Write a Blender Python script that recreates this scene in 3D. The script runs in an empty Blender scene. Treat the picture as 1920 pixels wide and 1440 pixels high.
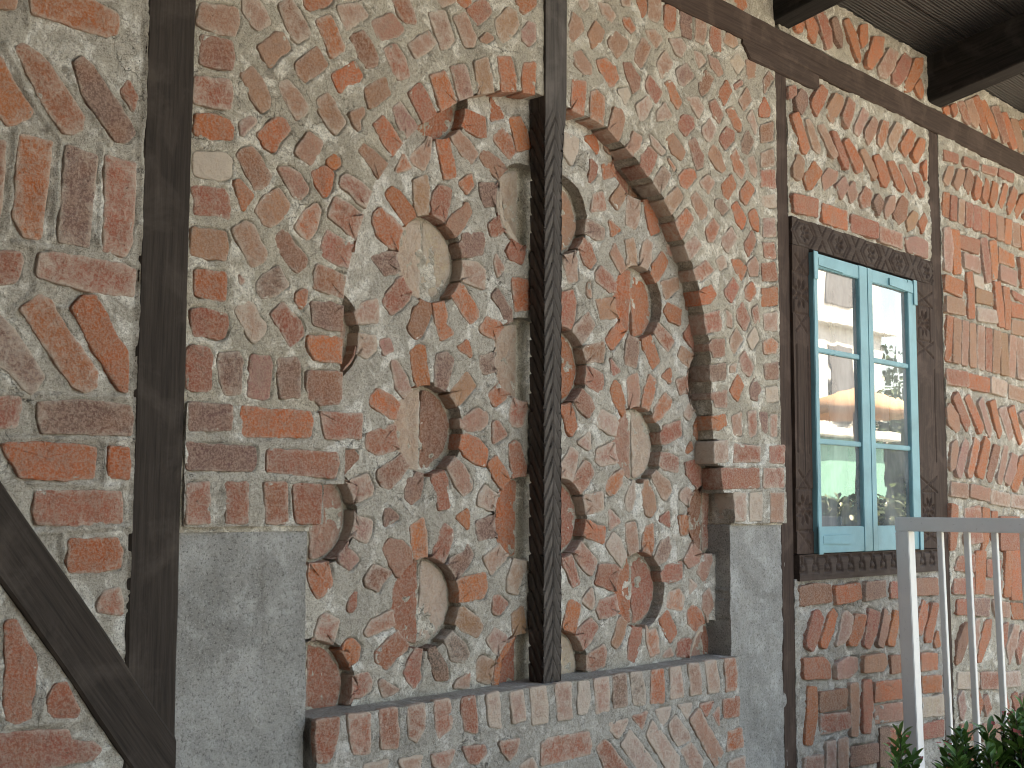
import bpy, math, random
import numpy as np
from mathutils import Matrix, Vector, Quaternion

random.seed(7)
RNG = np.random.default_rng(7)
C = bpy.context.scene.collection
SC = bpy.context.scene

# ------------------------------------------------------------------ camera
F_PX = 2378.0
CAM = np.array([0.0, -2.7, 1.55])
def _n(v): v = np.array(v, float); return v / np.linalg.norm(v)
AX_U = _n([2240, 242, F_PX])            # along the wall, in camera space (x right, y down, z forward)
AX_W = _n([118, -24470, F_PX])          # up
AX_W = _n(AX_W - AX_U * AX_W.dot(AX_U))
AX_Y = np.cross(AX_W, AX_U)             # into the wall
cam_d = bpy.data.cameras.new('camera'); cam = bpy.data.objects.new('camera', cam_d); C.objects.link(cam)
right = Vector((AX_U[0], AX_Y[0], AX_W[0])); upv = -Vector((AX_U[1], AX_Y[1], AX_W[1])); back = -Vector((AX_U[2], AX_Y[2], AX_W[2]))
M = Matrix((right, upv, back)).transposed().to_4x4(); M.translation = Vector(CAM)
cam.matrix_world = M
cam_d.sensor_width = 36; cam_d.lens = 36 * F_PX / 1920; cam_d.clip_start = 0.02; cam_d.clip_end = 800
SC.camera = cam

# ------------------------------------------------------------------ light
SUN_EL, SUN_AZ = math.radians(50), math.radians(56)     # azimuth of the sun measured from +X towards +Y (behind the house)
w = bpy.data.worlds.new('World'); SC.world = w; w.use_nodes = True
nt = w.node_tree; bg = nt.nodes['Background']
sky = nt.nodes.new('ShaderNodeTexSky'); sky.sky_type = 'NISHITA'; sky.sun_disc = False
sky.sun_elevation = SUN_EL; sky.sun_rotation = math.radians(90) - SUN_AZ
sky.air_density = 1.0; sky.dust_density = 1.6; sky.ozone_density = 0.6
nt.links.new(sky.outputs[0], bg.inputs[0]); bg.inputs[1].default_value = 0.13
sun_d = bpy.data.lights.new('sun', 'SUN'); sun_d.energy = 4.0; sun_d.angle = math.radians(0.5); sun_d.color = (1.0, 0.93, 0.82)
sun = bpy.data.objects.new('sun', sun_d); C.objects.link(sun)
sdir = Vector((math.cos(SUN_AZ) * math.cos(SUN_EL), math.sin(SUN_AZ) * math.cos(SUN_EL), math.sin(SUN_EL)))
sun.rotation_euler = sdir.to_track_quat('Z', 'Y').to_euler(); sun.location = (8, 10, 20)
SC.view_settings.view_transform = 'Standard'; SC.view_settings.look = 'None'
SC.view_settings.exposure = 2.8
SC.view_settings.use_white_balance = True; SC.view_settings.white_balance_temperature = 8100; SC.view_settings.white_balance_tint = 10; SC.view_settings.gamma = 1.0
SC.cycles.filter_width = 1.1; SC.cycles.max_bounces = 8; SC.cycles.diffuse_bounces = 5

# ------------------------------------------------------------------ helpers
def pw(px, py, yp=0.0):
    """the wall point seen at a photo pixel, on the plane y = yp -> (u, z)"""
    c = np.array([px - 960.0, py - 720.0, F_PX])
    d = np.array([c.dot(AX_U), c.dot(AX_Y), c.dot(AX_W)])
    t = (yp - CAM[1]) / d[1]
    return CAM[0] + t * d[0], CAM[2] + t * d[2]
def P(px, py, yp=0.0):
    u, z = pw(px, py, yp); return Vector((u, yp, z))

def tag(o, label=None, cat=None, group=None, kind=None):
    if label: o['label'] = label
    if cat: o['category'] = cat
    if group: o['group'] = group
    if kind or label: o['kind'] = kind or 'thing'
    return o
def thing(name, label, cat, loc=(0, 0, 0), group=None):
    o = bpy.data.objects.new(name, None); C.objects.link(o); o.location = loc
    o.empty_display_size = 0.1
    return tag(o, label, cat, group)
def link(name, me, mat, parent=None, world=True):
    o = bpy.data.objects.new(name, me); C.objects.link(o)
    if mat is not None and len(me.materials) == 0:
        me.materials.append(mat)
    if parent is not None:
        o.parent = parent
        if world: o.matrix_parent_inverse = Matrix.Translation(-parent.location) if parent.rotation_euler[:] == (0, 0, 0) else parent.matrix_basis.inverted()
    return o
def np_mesh(name, verts, quads=None, tris=None, smooth=True, faces=None):
    me = bpy.data.meshes.new(name)
    if faces is not None:
        me.from_pydata([tuple(v) for v in verts], [], faces)
    else:
        verts = np.asarray(verts, np.float32)
        nq = 0 if quads is None else len(quads); ntri = 0 if tris is None else len(tris)
        me.vertices.add(len(verts)); me.vertices.foreach_set('co', verts.ravel())
        loops = []
        if nq: loops.append(np.asarray(quads, np.int32).ravel())
        if ntri: loops.append(np.asarray(tris, np.int32).ravel())
        lv = np.concatenate(loops)
        me.loops.add(len(lv)); me.loops.foreach_set('vertex_index', lv)
        st = np.concatenate([np.arange(nq) * 4, nq * 4 + np.arange(ntri) * 3]).astype(np.int32)
        me.polygons.add(nq + ntri); me.polygons.foreach_set('loop_start', st)
        me.update(calc_edges=True)
    if smooth: me.polygons.foreach_set('use_smooth', np.ones(len(me.polygons), bool))
    me.validate(); me.update()
    return me

# value noise on the (u, z) plane
_TAB = RNG.random((256, 256)) * 2 - 1
def vnoise(x, y, s, seed=0):
    x = np.asarray(x) / s + seed * 17.31; y = np.asarray(y) / s + seed * 9.77
    xi = np.floor(x).astype(int); yi = np.floor(y).astype(int)
    fx = x - xi; fy = y - yi
    fx = fx * fx * (3 - 2 * fx); fy = fy * fy * (3 - 2 * fy)
    a = _TAB[xi & 255, yi & 255]; b = _TAB[(xi + 1) & 255, yi & 255]
    c = _TAB[xi & 255, (yi + 1) & 255]; d = _TAB[(xi + 1) & 255, (yi + 1) & 255]
    return (a * (1 - fx) + b * fx) * (1 - fy) + (c * (1 - fx) + d * fx) * fy
def fnoise(x, y, s, seed=0, oct=3):
    r = 0; a = 1; t = 0
    for i in range(oct):
        r = r + a * vnoise(x, y, s / 2 ** i, seed + i * 3); t += a; a *= 0.55
    return r / t

def poly_sd(X, Y, poly):
    """signed distance, negative inside"""
    poly = np.asarray(poly); n = len(poly)
    d = np.full(X.shape, 1e9); ins = np.zeros(X.shape, bool)
    for i in range(n):
        ax, ay = poly[i]; bx, by = poly[(i + 1) % n]
        ex, ey = bx - ax, by - ay
        L = ex * ex + ey * ey + 1e-12
        t = np.clip(((X - ax) * ex + (Y - ay) * ey) / L, 0, 1)
        d = np.minimum(d, (X - ax - t * ex) ** 2 + (Y - ay - t * ey) ** 2)
        cond = (ay > Y) != (by > Y)
        with np.errstate(divide='ignore', invalid='ignore'):
            xc = ex * (Y - ay) / (ey if abs(ey) > 1e-12 else 1e-12) + ax
        ins ^= cond & (X < xc)
    d = np.sqrt(d)
    return np.where(ins, -d, d)

# ------------------------------------------------------------------ materials
def mat_new(name):
    m = bpy.data.materials.new(name); m.use_nodes = True
    return m, m.node_tree, m.node_tree.nodes['Principled BSDF']
def N(nt, t, **kw):
    n = nt.nodes.new(t)
    for k, v in kw.items(): setattr(n, k, v)
    return n
def noise(nt, vec, scale, detail=4, rough=0.55, dist=0.0):
    n = N(nt, 'ShaderNodeTexNoise'); n.inputs['Scale'].default_value = scale; n.inputs['Detail'].default_value = detail
    n.inputs['Roughness'].default_value = rough; n.inputs['Distortion'].default_value = dist
    if vec is not None: nt.links.new(vec, n.inputs['Vector'])
    return n.outputs['Fac']
def ramp(nt, fac, a, b, ca=(0, 0, 0, 1), cb=(1, 1, 1, 1)):
    r = N(nt, 'ShaderNodeValToRGB'); r.color_ramp.elements[0].position = a; r.color_ramp.elements[1].position = b
    r.color_ramp.elements[0].color = ca; r.color_ramp.elements[1].color = cb
    nt.links.new(fac, r.inputs[0]); return r.outputs[0]
def mix(nt, fac, a, b, mode='MIX'):
    m = N(nt, 'ShaderNodeMix', data_type='RGBA', blend_type=mode)
    for sock, v in ((m.inputs[0], fac), (m.inputs[6], a), (m.inputs[7], b)):
        if hasattr(v, 'is_output'): nt.links.new(v, sock)
        elif isinstance(v, (int, float)): sock.default_value = v
        else: sock.default_value = tuple(v) + ((1,) if len(v) == 3 else ())
    return m.outputs[2]
def mathn(nt, op, a, b=None):
    m = N(nt, 'ShaderNodeMath', operation=op)
    for i, v in enumerate((a, b)):
        if v is None: continue
        if hasattr(v, 'is_output'): nt.links.new(v, m.inputs[i])
        else: m.inputs[i].default_value = v
    return m.outputs[0]
def bump(nt, bsdf, h, strength, dist=0.002, prev=None):
    b = N(nt, 'ShaderNodeBump'); b.inputs['Strength'].default_value = strength; b.inputs['Distance'].default_value = dist
    nt.links.new(h, b.inputs['Height'])
    if prev is not None: nt.links.new(prev, b.inputs['Normal'])
    nt.links.new(b.outputs[0], bsdf.inputs['Normal']); return b.outputs[0]
def objvec(nt, scale=None):
    t = N(nt, 'ShaderNodeTexCoord'); o = t.outputs['Object']
    if scale:
        mp = N(nt, 'ShaderNodeMapping'); mp.inputs['Scale'].default_value = scale
        nt.links.new(o, mp.inputs[0]); o = mp.outputs[0]
    return o
def lin(r, g, b):
    f = lambda c: (c / 255 / 12.92) if c / 255 <= 0.04045 else ((c / 255 + 0.055) / 1.055) ** 2.4
    return (f(r), f(g), f(b))

def mortar_mat(name, ca, cb, cw, white=(0.56, 0.70)):
    m, nt, b = mat_new(name); v = objvec(nt)
    big = noise(nt, v, 5, 6, 0.65, 0.5)
    c = mix(nt, ramp(nt, big, 0.36, 0.62), ca, cb)
    wh = ramp(nt, noise(nt, v, 11, 8, 0.68, 0.8), white[0], white[1])
    c = mix(nt, wh, c, cw)
    grit = noise(nt, v, 120, 6, 0.8)
    c = mix(nt, mathn(nt, 'MULTIPLY', ramp(nt, grit, 0.50, 0.62), 0.62), c, (0.15, 0.13, 0.105))
    grain = noise(nt, v, 330, 3, 0.7)
    c = mix(nt, mathn(nt, 'MULTIPLY', ramp(nt, grain, 0.54, 0.66), 0.8), c, (0.09, 0.08, 0.07))
    g2 = noise(nt, v, 520, 2, 0.6)
    c = mix(nt, mathn(nt, 'MULTIPLY', ramp(nt, g2, 0.56, 0.66), 0.7), c, (0.66, 0.61, 0.53))
    stain = ramp(nt, noise(nt, v, 26, 7, 0.72, 0.9), 0.56, 0.70)
    c = mix(nt, mathn(nt, 'MULTIPLY', stain, 0.62), c, (0.16, 0.138, 0.11))
    # hairline cracks
    vo = N(nt, 'ShaderNodeTexVoronoi', feature='DISTANCE_TO_EDGE'); vo.inputs['Scale'].default_value = 9
    nz = N(nt, 'ShaderNodeTexNoise'); nz.inputs['Scale'].default_value = 14; nz.inputs['Detail'].default_value = 5; nt.links.new(v, nz.inputs['Vector'])
    vm = N(nt, 'ShaderNodeVectorMath', operation='MULTIPLY_ADD'); nt.links.new(nz.outputs['Color'], vm.inputs[0]); vm.inputs[1].default_value = (.16, .16, .16); nt.links.new(v, vm.inputs[2])
    nt.links.new(vm.outputs[0], vo.inputs['Vector'])
    crack = mathn(nt, 'MULTIPLY', ramp(nt, vo.outputs['Distance'], 0.0, 0.012, (1, 1, 1, 1), (0, 0, 0, 1)), ramp(nt, noise(nt, v, 3.3, 3), 0.50, 0.58))
    c = mix(nt, mathn(nt, 'MULTIPLY', crack, 0.75), c, (0.06, 0.05, 0.045))
    nt.links.new(c, b.inputs['Base Color']); b.inputs['Roughness'].default_value = 0.95
    b.inputs['Specular IOR Level'].default_value = 0.15
    h = mathn(nt, 'ADD', mathn(nt, 'MULTIPLY', noise(nt, v, 300, 4, 0.75), 0.8), mathn(nt, 'MULTIPLY', noise(nt, v, 60, 6, 0.7, 0.6), 1.8))
    h = mathn(nt, 'SUBTRACT', h, mathn(nt, 'MULTIPLY', crack, 0.8))
    bump(nt, b, h, 1.0, 0.006)
    return m
MORTAR = mortar_mat('lime mortar', (0.56, 0.515, 0.44), (0.42, 0.38, 0.32), (0.80, 0.77, 0.70), (0.51, 0.61))
MORTAR_Y = mortar_mat('sandy mortar', (0.56, 0.50, 0.40), (0.41, 0.36, 0.285), (0.80, 0.75, 0.65), (0.51, 0.60))
MORTAR_G = mortar_mat('grey mortar', (0.48, 0.45, 0.40), (0.36, 0.335, 0.295), (0.70, 0.67, 0.62), (0.52, 0.66))

def brick_mat():
    m, nt, b = mat_new('old brick'); v = objvec(nt)
    at = N(nt, 'ShaderNodeAttribute', attribute_name='tint'); rn = N(nt, 'ShaderNodeAttribute', attribute_name='wear').outputs['Fac']
    c = at.outputs['Color']
    # each brick samples its own patch of the noise
    off = N(nt, 'ShaderNodeCombineXYZ'); k = mathn(nt, 'MULTIPLY', rn, 37.0)
    for i in range(3): nt.links.new(k, off.inputs[i])
    va = N(nt, 'ShaderNodeVectorMath', operation='ADD'); nt.links.new(v, va.inputs[0]); nt.links.new(off.outputs[0], va.inputs[1]); v = va.outputs[0]
    mott = noise(nt, v, 20, 6, 0.7, 0.6)
    c = mix(nt, mathn(nt, 'MULTIPLY', ramp(nt, mott, 0.40, 0.68), 0.6), c, (0.30, 0.20, 0.155))
    fire = ramp(nt, noise(nt, v, 9, 3, 0.5, 0.4), 0.52, 0.68)
    c = mix(nt, mathn(nt, 'MULTIPLY', fire, 0.30), c, (0.40, 0.17, 0.085))
    dk = ramp(nt, noise(nt, v, 16, 7, 0.72, 1.0), 0.56, 0.72)
    c = mix(nt, mathn(nt, 'MULTIPLY', dk, mathn(nt, 'MULTIPLY', rn, 0.75)), c, (0.12, 0.065, 0.05))
    grit = noise(nt, v, 150, 5, 0.8)
    c = mix(nt, mathn(nt, 'MULTIPLY', ramp(nt, grit, 0.50, 0.62), 0.55), c, (0.16, 0.085, 0.06))
    c = mix(nt, mathn(nt, 'MULTIPLY', ramp(nt, grit, 0.50, 0.38), 0.45), c, (0.52, 0.36, 0.28))
    rim = N(nt, 'ShaderNodeAttribute', attribute_name='rim').outputs['Fac']
    film = noise(nt, v, 34, 8, 0.80, 0.9)
    film = mathn(nt, 'ADD', film, mathn(nt, 'MULTIPLY', rim, 0.17))
    thr = mathn(nt, 'SUBTRACT', mathn(nt, 'ADD', film, at.outputs['Alpha']), 0.668)
    film = mathn(nt, 'MULTIPLY', thr, 4.0)
    fc = N(nt, 'ShaderNodeClamp'); nt.links.new(film, fc.inputs[0])
    c = mix(nt, mathn(nt, 'MULTIPLY', fc.outputs[0], 0.78), c, (0.56, 0.48, 0.40))
    sp = ramp(nt, noise(nt, v, 230, 4, 0.75), 0.60, 0.70)
    c = mix(nt, mathn(nt, 'MULTIPLY', sp, 0.55), c, (0.55, 0.46, 0.38))
    ds = ramp(nt, noise(nt, v, 110, 4, 0.7, 0.8), 0.66, 0.72)
    c = mix(nt, mathn(nt, 'MULTIPLY', ds, 0.8), c, (0.04, 0.025, 0.02))
    nt.links.new(c, b.inputs['Base Color']); b.inputs['Roughness'].default_value = 0.93
    b.inputs['Specular IOR Level'].default_value = 0.2
    h = mathn(nt, 'ADD', mathn(nt, 'MULTIPLY', grit, 1.0), mathn(nt, 'MULTIPLY', noise(nt, v, 45, 7, 0.72, 0.6), 1.8))
    h = mathn(nt, 'SUBTRACT', h, mathn(nt, 'MULTIPLY', ds, 0.7))
    bump(nt, b, h, 0.95, 0.006)
    return m
BRICK = brick_mat()

def concrete_mat():
    m, nt, b = mat_new('rough concrete'); v = objvec(nt)
    c = mix(nt, ramp(nt, noise(nt, v, 3.5, 8, 0.72, 0.6), 0.36, 0.64), (0.26, 0.25, 0.23), (0.40, 0.39, 0.365))
    c = mix(nt, mathn(nt, 'MULTIPLY', ramp(nt, noise(nt, v, 7.5, 10, 0.76, 0.25), 0.50, 0.66), 0.6), c, (0.60, 0.59, 0.565))
    drip = ramp(nt, noise(nt, objvec(nt, (1, 1, 0.12)), 14, 6, 0.7, 0.4), 0.54, 0.72)
    c = mix(nt, mathn(nt, 'MULTIPLY', drip, 0.45), c, (0.15, 0.14, 0.125))
    pit = noise(nt, v, 140, 5, 0.8)
    c = mix(nt, mathn(nt, 'MULTIPLY', ramp(nt, pit, 0.52, 0.64), 0.8), c, (0.075, 0.07, 0.062))
    c = mix(nt, mathn(nt, 'MULTIPLY', ramp(nt, noise(nt, v, 230, 3, 0.7), 0.55, 0.66), 0.6), c, (0.52, 0.50, 0.47))
    nt.links.new(c, b.inputs['Base Color']); b.inputs['Roughness'].default_value = 0.95; b.inputs['Specular IOR Level'].default_value = 0.15
    h = mathn(nt, 'SUBTRACT', mathn(nt, 'MULTIPLY', noise(nt, v, 35, 6, 0.7), 1.0), mathn(nt, 'MULTIPLY', pit, 1.4))
    bump(nt, b, h, 1.0, 0.006)
    return m
CONCRETE = concrete_mat()

def wood_mat(name, ca, cb, rough=0.7, edge=0.4):
    m, nt, b = mat_new(name); v = objvec(nt, (1, 1, 0.045))
    g = noise(nt, v, 90, 6, 0.65, 0.3)
    c = mix(nt, ramp(nt, g, 0.3, 0.7), ca, cb)
    v2 = objvec(nt)
    c = mix(nt, mathn(nt, 'MULTIPLY', ramp(nt, noise(nt, v2, 6, 6, 0.65, 0.5), 0.5, 0.72), edge), c, tuple(min(1, x * 2.0 + 0.01) for x in cb))
    ck = ramp(nt, noise(nt, objvec(nt, (1, 1, 0.02)), 38, 3, 0.5, 0.2), 0.68, 0.72)
    c = mix(nt, mathn(nt, 'MULTIPLY', ck, 0.85), c, (0.008, 0.006, 0.005))
    nt.links.new(c, b.inputs['Base Color']); b.inputs['Roughness'].default_value = rough + 0.12; b.inputs['Specular IOR Level'].default_value = 0.16
    h = mathn(nt, 'SUBTRACT', mathn(nt, 'ADD', g, mathn(nt, 'MULTIPLY', noise(nt, v2, 30, 3), 0.3)), ck)
    bump(nt, b, h, 0.55, 0.003)
    return m
WOOD_D = wood_mat('dark stained timber', (0.021, 0.016, 0.013), (0.050, 0.039, 0.032))
WOOD_B = wood_mat('brown stained timber', (0.036, 0.023, 0.0175), (0.080, 0.053, 0.042))
WOOD_W = wood_mat('weathered carved timber', (0.038, 0.031, 0.027), (0.090, 0.076, 0.067), 0.5)
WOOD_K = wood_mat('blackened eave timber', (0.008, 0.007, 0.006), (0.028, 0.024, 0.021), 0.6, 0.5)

def paint_mat(name, col, rough=0.45, wear=(0.55, 0.5, 0.45), amt=0.25, var=0.12):
    m, nt, b = mat_new(name); v = objvec(nt)
    c = mix(nt, ramp(nt, noise(nt, v, 7, 5, 0.6, 0.4), 0.35, 0.7), col, tuple(x * (1 - var * 2) for x in col))
    c = mix(nt, mathn(nt, 'MULTIPLY', ramp(nt, noise(nt, v, 60, 6, 0.7, 0.5), 0.62, 0.70), amt), c, wear)
    nt.links.new(c, b.inputs['Base Color']); b.inputs['Roughness'].default_value = rough
    bump(nt, b, noise(nt, v, 120, 4, 0.6), 0.25, 0.002)
    return m
TEAL = paint_mat('worn teal paint', lin(114, 163, 172), 0.5, (0.35, 0.45, 0.45), 0.3)
RAIL = paint_mat('white painted steel', (0.78, 0.78, 0.77), 0.35, (0.25, 0.22, 0.2), 0.35, 0.04)
# ------------------------------------------------------------------ wall builders
def sgrad(fn, U, Z, e=1e-4):
    return (fn(U + e, Z) - fn(U - e, Z)) / (2 * e), (fn(U, Z + e) - fn(U, Z - e)) / (2 * e)

def heightfield(name, u0, u1, z0, z1, step, yp, mat, parent, hfn, keep=None, skirt=0.03, bricks=(), groove=0.004, smear=0.006, snapoff=0.0, gw=0.0034, deep=40.0, flush=1.0, gm=0.36):
    """a rough surface on the plane y = yp bulging towards the camera by hfn(u, z); keep(u, z) > 0 where it exists;
    its open edges turn back into the wall by `skirt`"""
    nu = max(2, int(round((u1 - u0) / step)) + 1); nz = max(2, int(round((z1 - z0) / step)) + 1)
    U, Z = np.meshgrid(np.linspace(u0, u1, nu), np.linspace(z0, z1, nz), indexing='ij')
    H = hfn(U, Z)
    su = (u1 - u0) / (nu - 1); sz = (z1 - z0) / (nz - 1)
    S = fnoise(U, Z, 0.032, 5, 5) * 1.7
    G = np.clip(gm + fnoise(U, Z, 0.05, 11, 3) * 2.4, 0, 1.35)
    for poly, bh in bricks:
        lo = poly.min(0) - 0.016; hi = poly.max(0) + 0.016
        i0 = max(0, int((lo[0] - u0) / su)); i1 = min(nu, int((hi[0] - u0) / su) + 2)
        j0 = max(0, int((lo[1] - z0) / sz)); j1 = min(nz, int((hi[1] - z0) / sz) + 2)
        if i1 <= i0 or j1 <= j0: continue
        sl = (slice(i0, i1), slice(j0, j1))
        d = poly_sd(U[sl], Z[sl], poly)
        h = H[sl]
        t = np.clip((-d + 0.001) / 0.006, 0, 1)
        wf = flush * np.clip(1 - d / 0.013, 0, 1)
        h = h * (1 - wf) + (bh - 0.0010 + 0.5 * h) * wf
        hin = bh - 0.0010 - 0.002 * (1 - flush) + smear * (S[sl] - 0.42 - np.clip(-d, 0, 0.03) * deep)
        h = h * (1 - t) + np.minimum(hin, bh + 0.0008 + 0.0010 * S[sl]) * t
        g = np.clip(1.25 - np.abs(d - 0.0008) / gw, 0, 1) * G[sl]
        H[sl] = h - g * groove
    if keep is None:
        kf = np.ones((nu - 1, nz - 1), bool)
    else:
        cu = (U[:-1, :-1] + U[1:, 1:]) / 2; cz = (Z[:-1, :-1] + Z[1:, 1:]) / 2
        kf = keep(cu, cz) > snapoff
        vk = np.zeros((nu, nz), bool)
        for a in (0, 1):
            for b in (0, 1):
                vk[a:nu - 1 + a, b:nz - 1 + b] |= kf
        idx = np.where(vk)
        su_ = U[idx]; sz_ = Z[idx]; sd = keep(su_, sz_) - snapoff
        gx, gz = sgrad(keep, su_, sz_)
        g2 = np.maximum(gx * gx + gz * gz, 0.25)
        mv = sd < 0.3 * step
        U[idx] = np.where(mv, su_ - sd * gx / g2, su_); Z[idx] = np.where(mv, sz_ - sd * gz / g2, sz_)
    Y = yp - H
    V = np.stack([U, Y, Z], -1).reshape(-1, 3)
    I = np.arange(nu * nz).reshape(nu, nz)
    q = np.stack([I[:-1, :-1], I[1:, :-1], I[1:, 1:], I[:-1, 1:]], -1)
    quads = q[kf]
    verts = [V]; qs = [quads]; off = len(V)
    if skirt:
        pad = np.zeros((nu + 1, nz + 1), bool); pad[1:-1, 1:-1] = kf
        E = []
        m = kf & ~pad[1:-1, :-2]; E.append(np.stack([I[:-1, :-1], I[1:, :-1]], -1)[m])      # bottom edges
        m = kf & ~pad[1:-1, 2:];  E.append(np.stack([I[1:, 1:], I[:-1, 1:]], -1)[m])
        m = kf & ~pad[:-2, 1:-1]; E.append(np.stack([I[:-1, 1:], I[:-1, :-1]], -1)[m])
        m = kf & ~pad[2:, 1:-1];  E.append(np.stack([I[1:, :-1], I[1:, 1:]], -1)[m])
        E = np.concatenate(E)
        ns = max(2, int(skirt / 0.012))
        uq, inv = np.unique(E.ravel(), return_inverse=True); inv = inv.reshape(-1, 2)
        base = V[uq]; n = len(uq)
        for k in range(ns + 1):
            r = base.copy()
            f = k / ns
            r[:, 1] = base[:, 1] * (1 - f) + (yp + skirt) * f
            if 0 < k:
                r[:, 0] += fnoise(base[:, 2] + r[:, 1] * 3, r[:, 1] * 2 + base[:, 0], 0.05, 3) * 0.0025
                r[:, 2] += fnoise(base[:, 0] + r[:, 1] * 3, r[:, 1] * 2 + base[:, 2], 0.05, 4) * 0.0025
            verts.append(r)
        for k in range(ns):
            a = off + k * n; b = off + (k + 1) * n
            qs.append(np.stack([b + inv[:, 0], b + inv[:, 1], a + inv[:, 1], a + inv[:, 0]], -1))
    V = np.concatenate(verts); Q = np.concatenate(qs)
    used = np.unique(Q); rm = np.full(len(V), -1); rm[used] = np.arange(len(used))
    me = np_mesh(name, V[used], rm[Q])
    return link(name, me, mat, parent)

# ---- bricks -------------------------------------------------------
def _c(*a): return np.array(lin(*a))
TINT = {'o': (_c(190, 106, 62), 0.10), 'r': (_c(166, 96, 74), 0.14), 'b': (_c(146, 98, 76), 0.10), 't': (_c(172, 128, 100), 0.15),
        'p': (_c(174, 128, 110), 0.22), 'd': (_c(128, 98, 88), 0.12), 'w': (_c(200, 178, 154), 0.32), 'k': (_c(98, 88, 82), 0.10)}
def parse(spec):
    out = []
    for line in spec.strip().split('\n'):
        line = line.strip()
        if not line: continue
        if line.startswith('@'):
            ox, oy, s = [float(v) for v in line[1:].split(',')]; continue
        for it in line.split('|'):
            it = it.strip()
            if not it: continue
            nums = [float(v) for v in it[1:].replace(',', ' ').split()]
            pts = [(ox + nums[i] * 10 / s, oy + nums[i + 1] * 10 / s) for i in range(0, len(nums) - 1, 2)]
            out.append((it[0], pts))
    return out

def refine(poly, seg=0.007, jit=0.0012, seed=0, grow=0.0040):
    p = np.asarray(poly, float)
    x, z = p[:, 0], p[:, 1]
    area = 0.5 * np.sum(x * np.roll(z, -1) - np.roll(x, -1) * z)
    if area < 0: p = p[::-1]
    q = []
    n = len(p)
    for i in range(n):                                  # cut corners a little
        a, b, c = p[i - 1], p[i], p[(i + 1) % n]
        la = np.linalg.norm(a - b); lc = np.linalg.norm(c - b)
        if la < 1e-6 or lc < 1e-6: continue
        cut = 0.0028
        q.append(b + (a - b) * min(cut / la, 0.25)); q.append(b + (c - b) * min(cut / lc, 0.25))
    r = []
    n = len(q)
    for i in range(n):
        a, b = q[i], q[(i + 1) % n]
        L = np.linalg.norm(b - a); k = max(1, int(math.ceil(L / seg)))
        for j in range(k): r.append(a + (b - a) * j / k)
    r = np.array(r)
    t = np.roll(r, -1, 0) - np.roll(r, 1, 0); L = np.linalg.norm(t, axis=1, keepdims=True) + 1e-9
    nrm = np.stack([t[:, 1], -t[:, 0]], 1) / L
    amp = fnoise(r[:, 0] + seed * .37, r[:, 1] + seed * .61, 0.022, seed % 50, 3) * jit * 2.6
    return r + nrm * (amp[:, None] + grow), nrm

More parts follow.
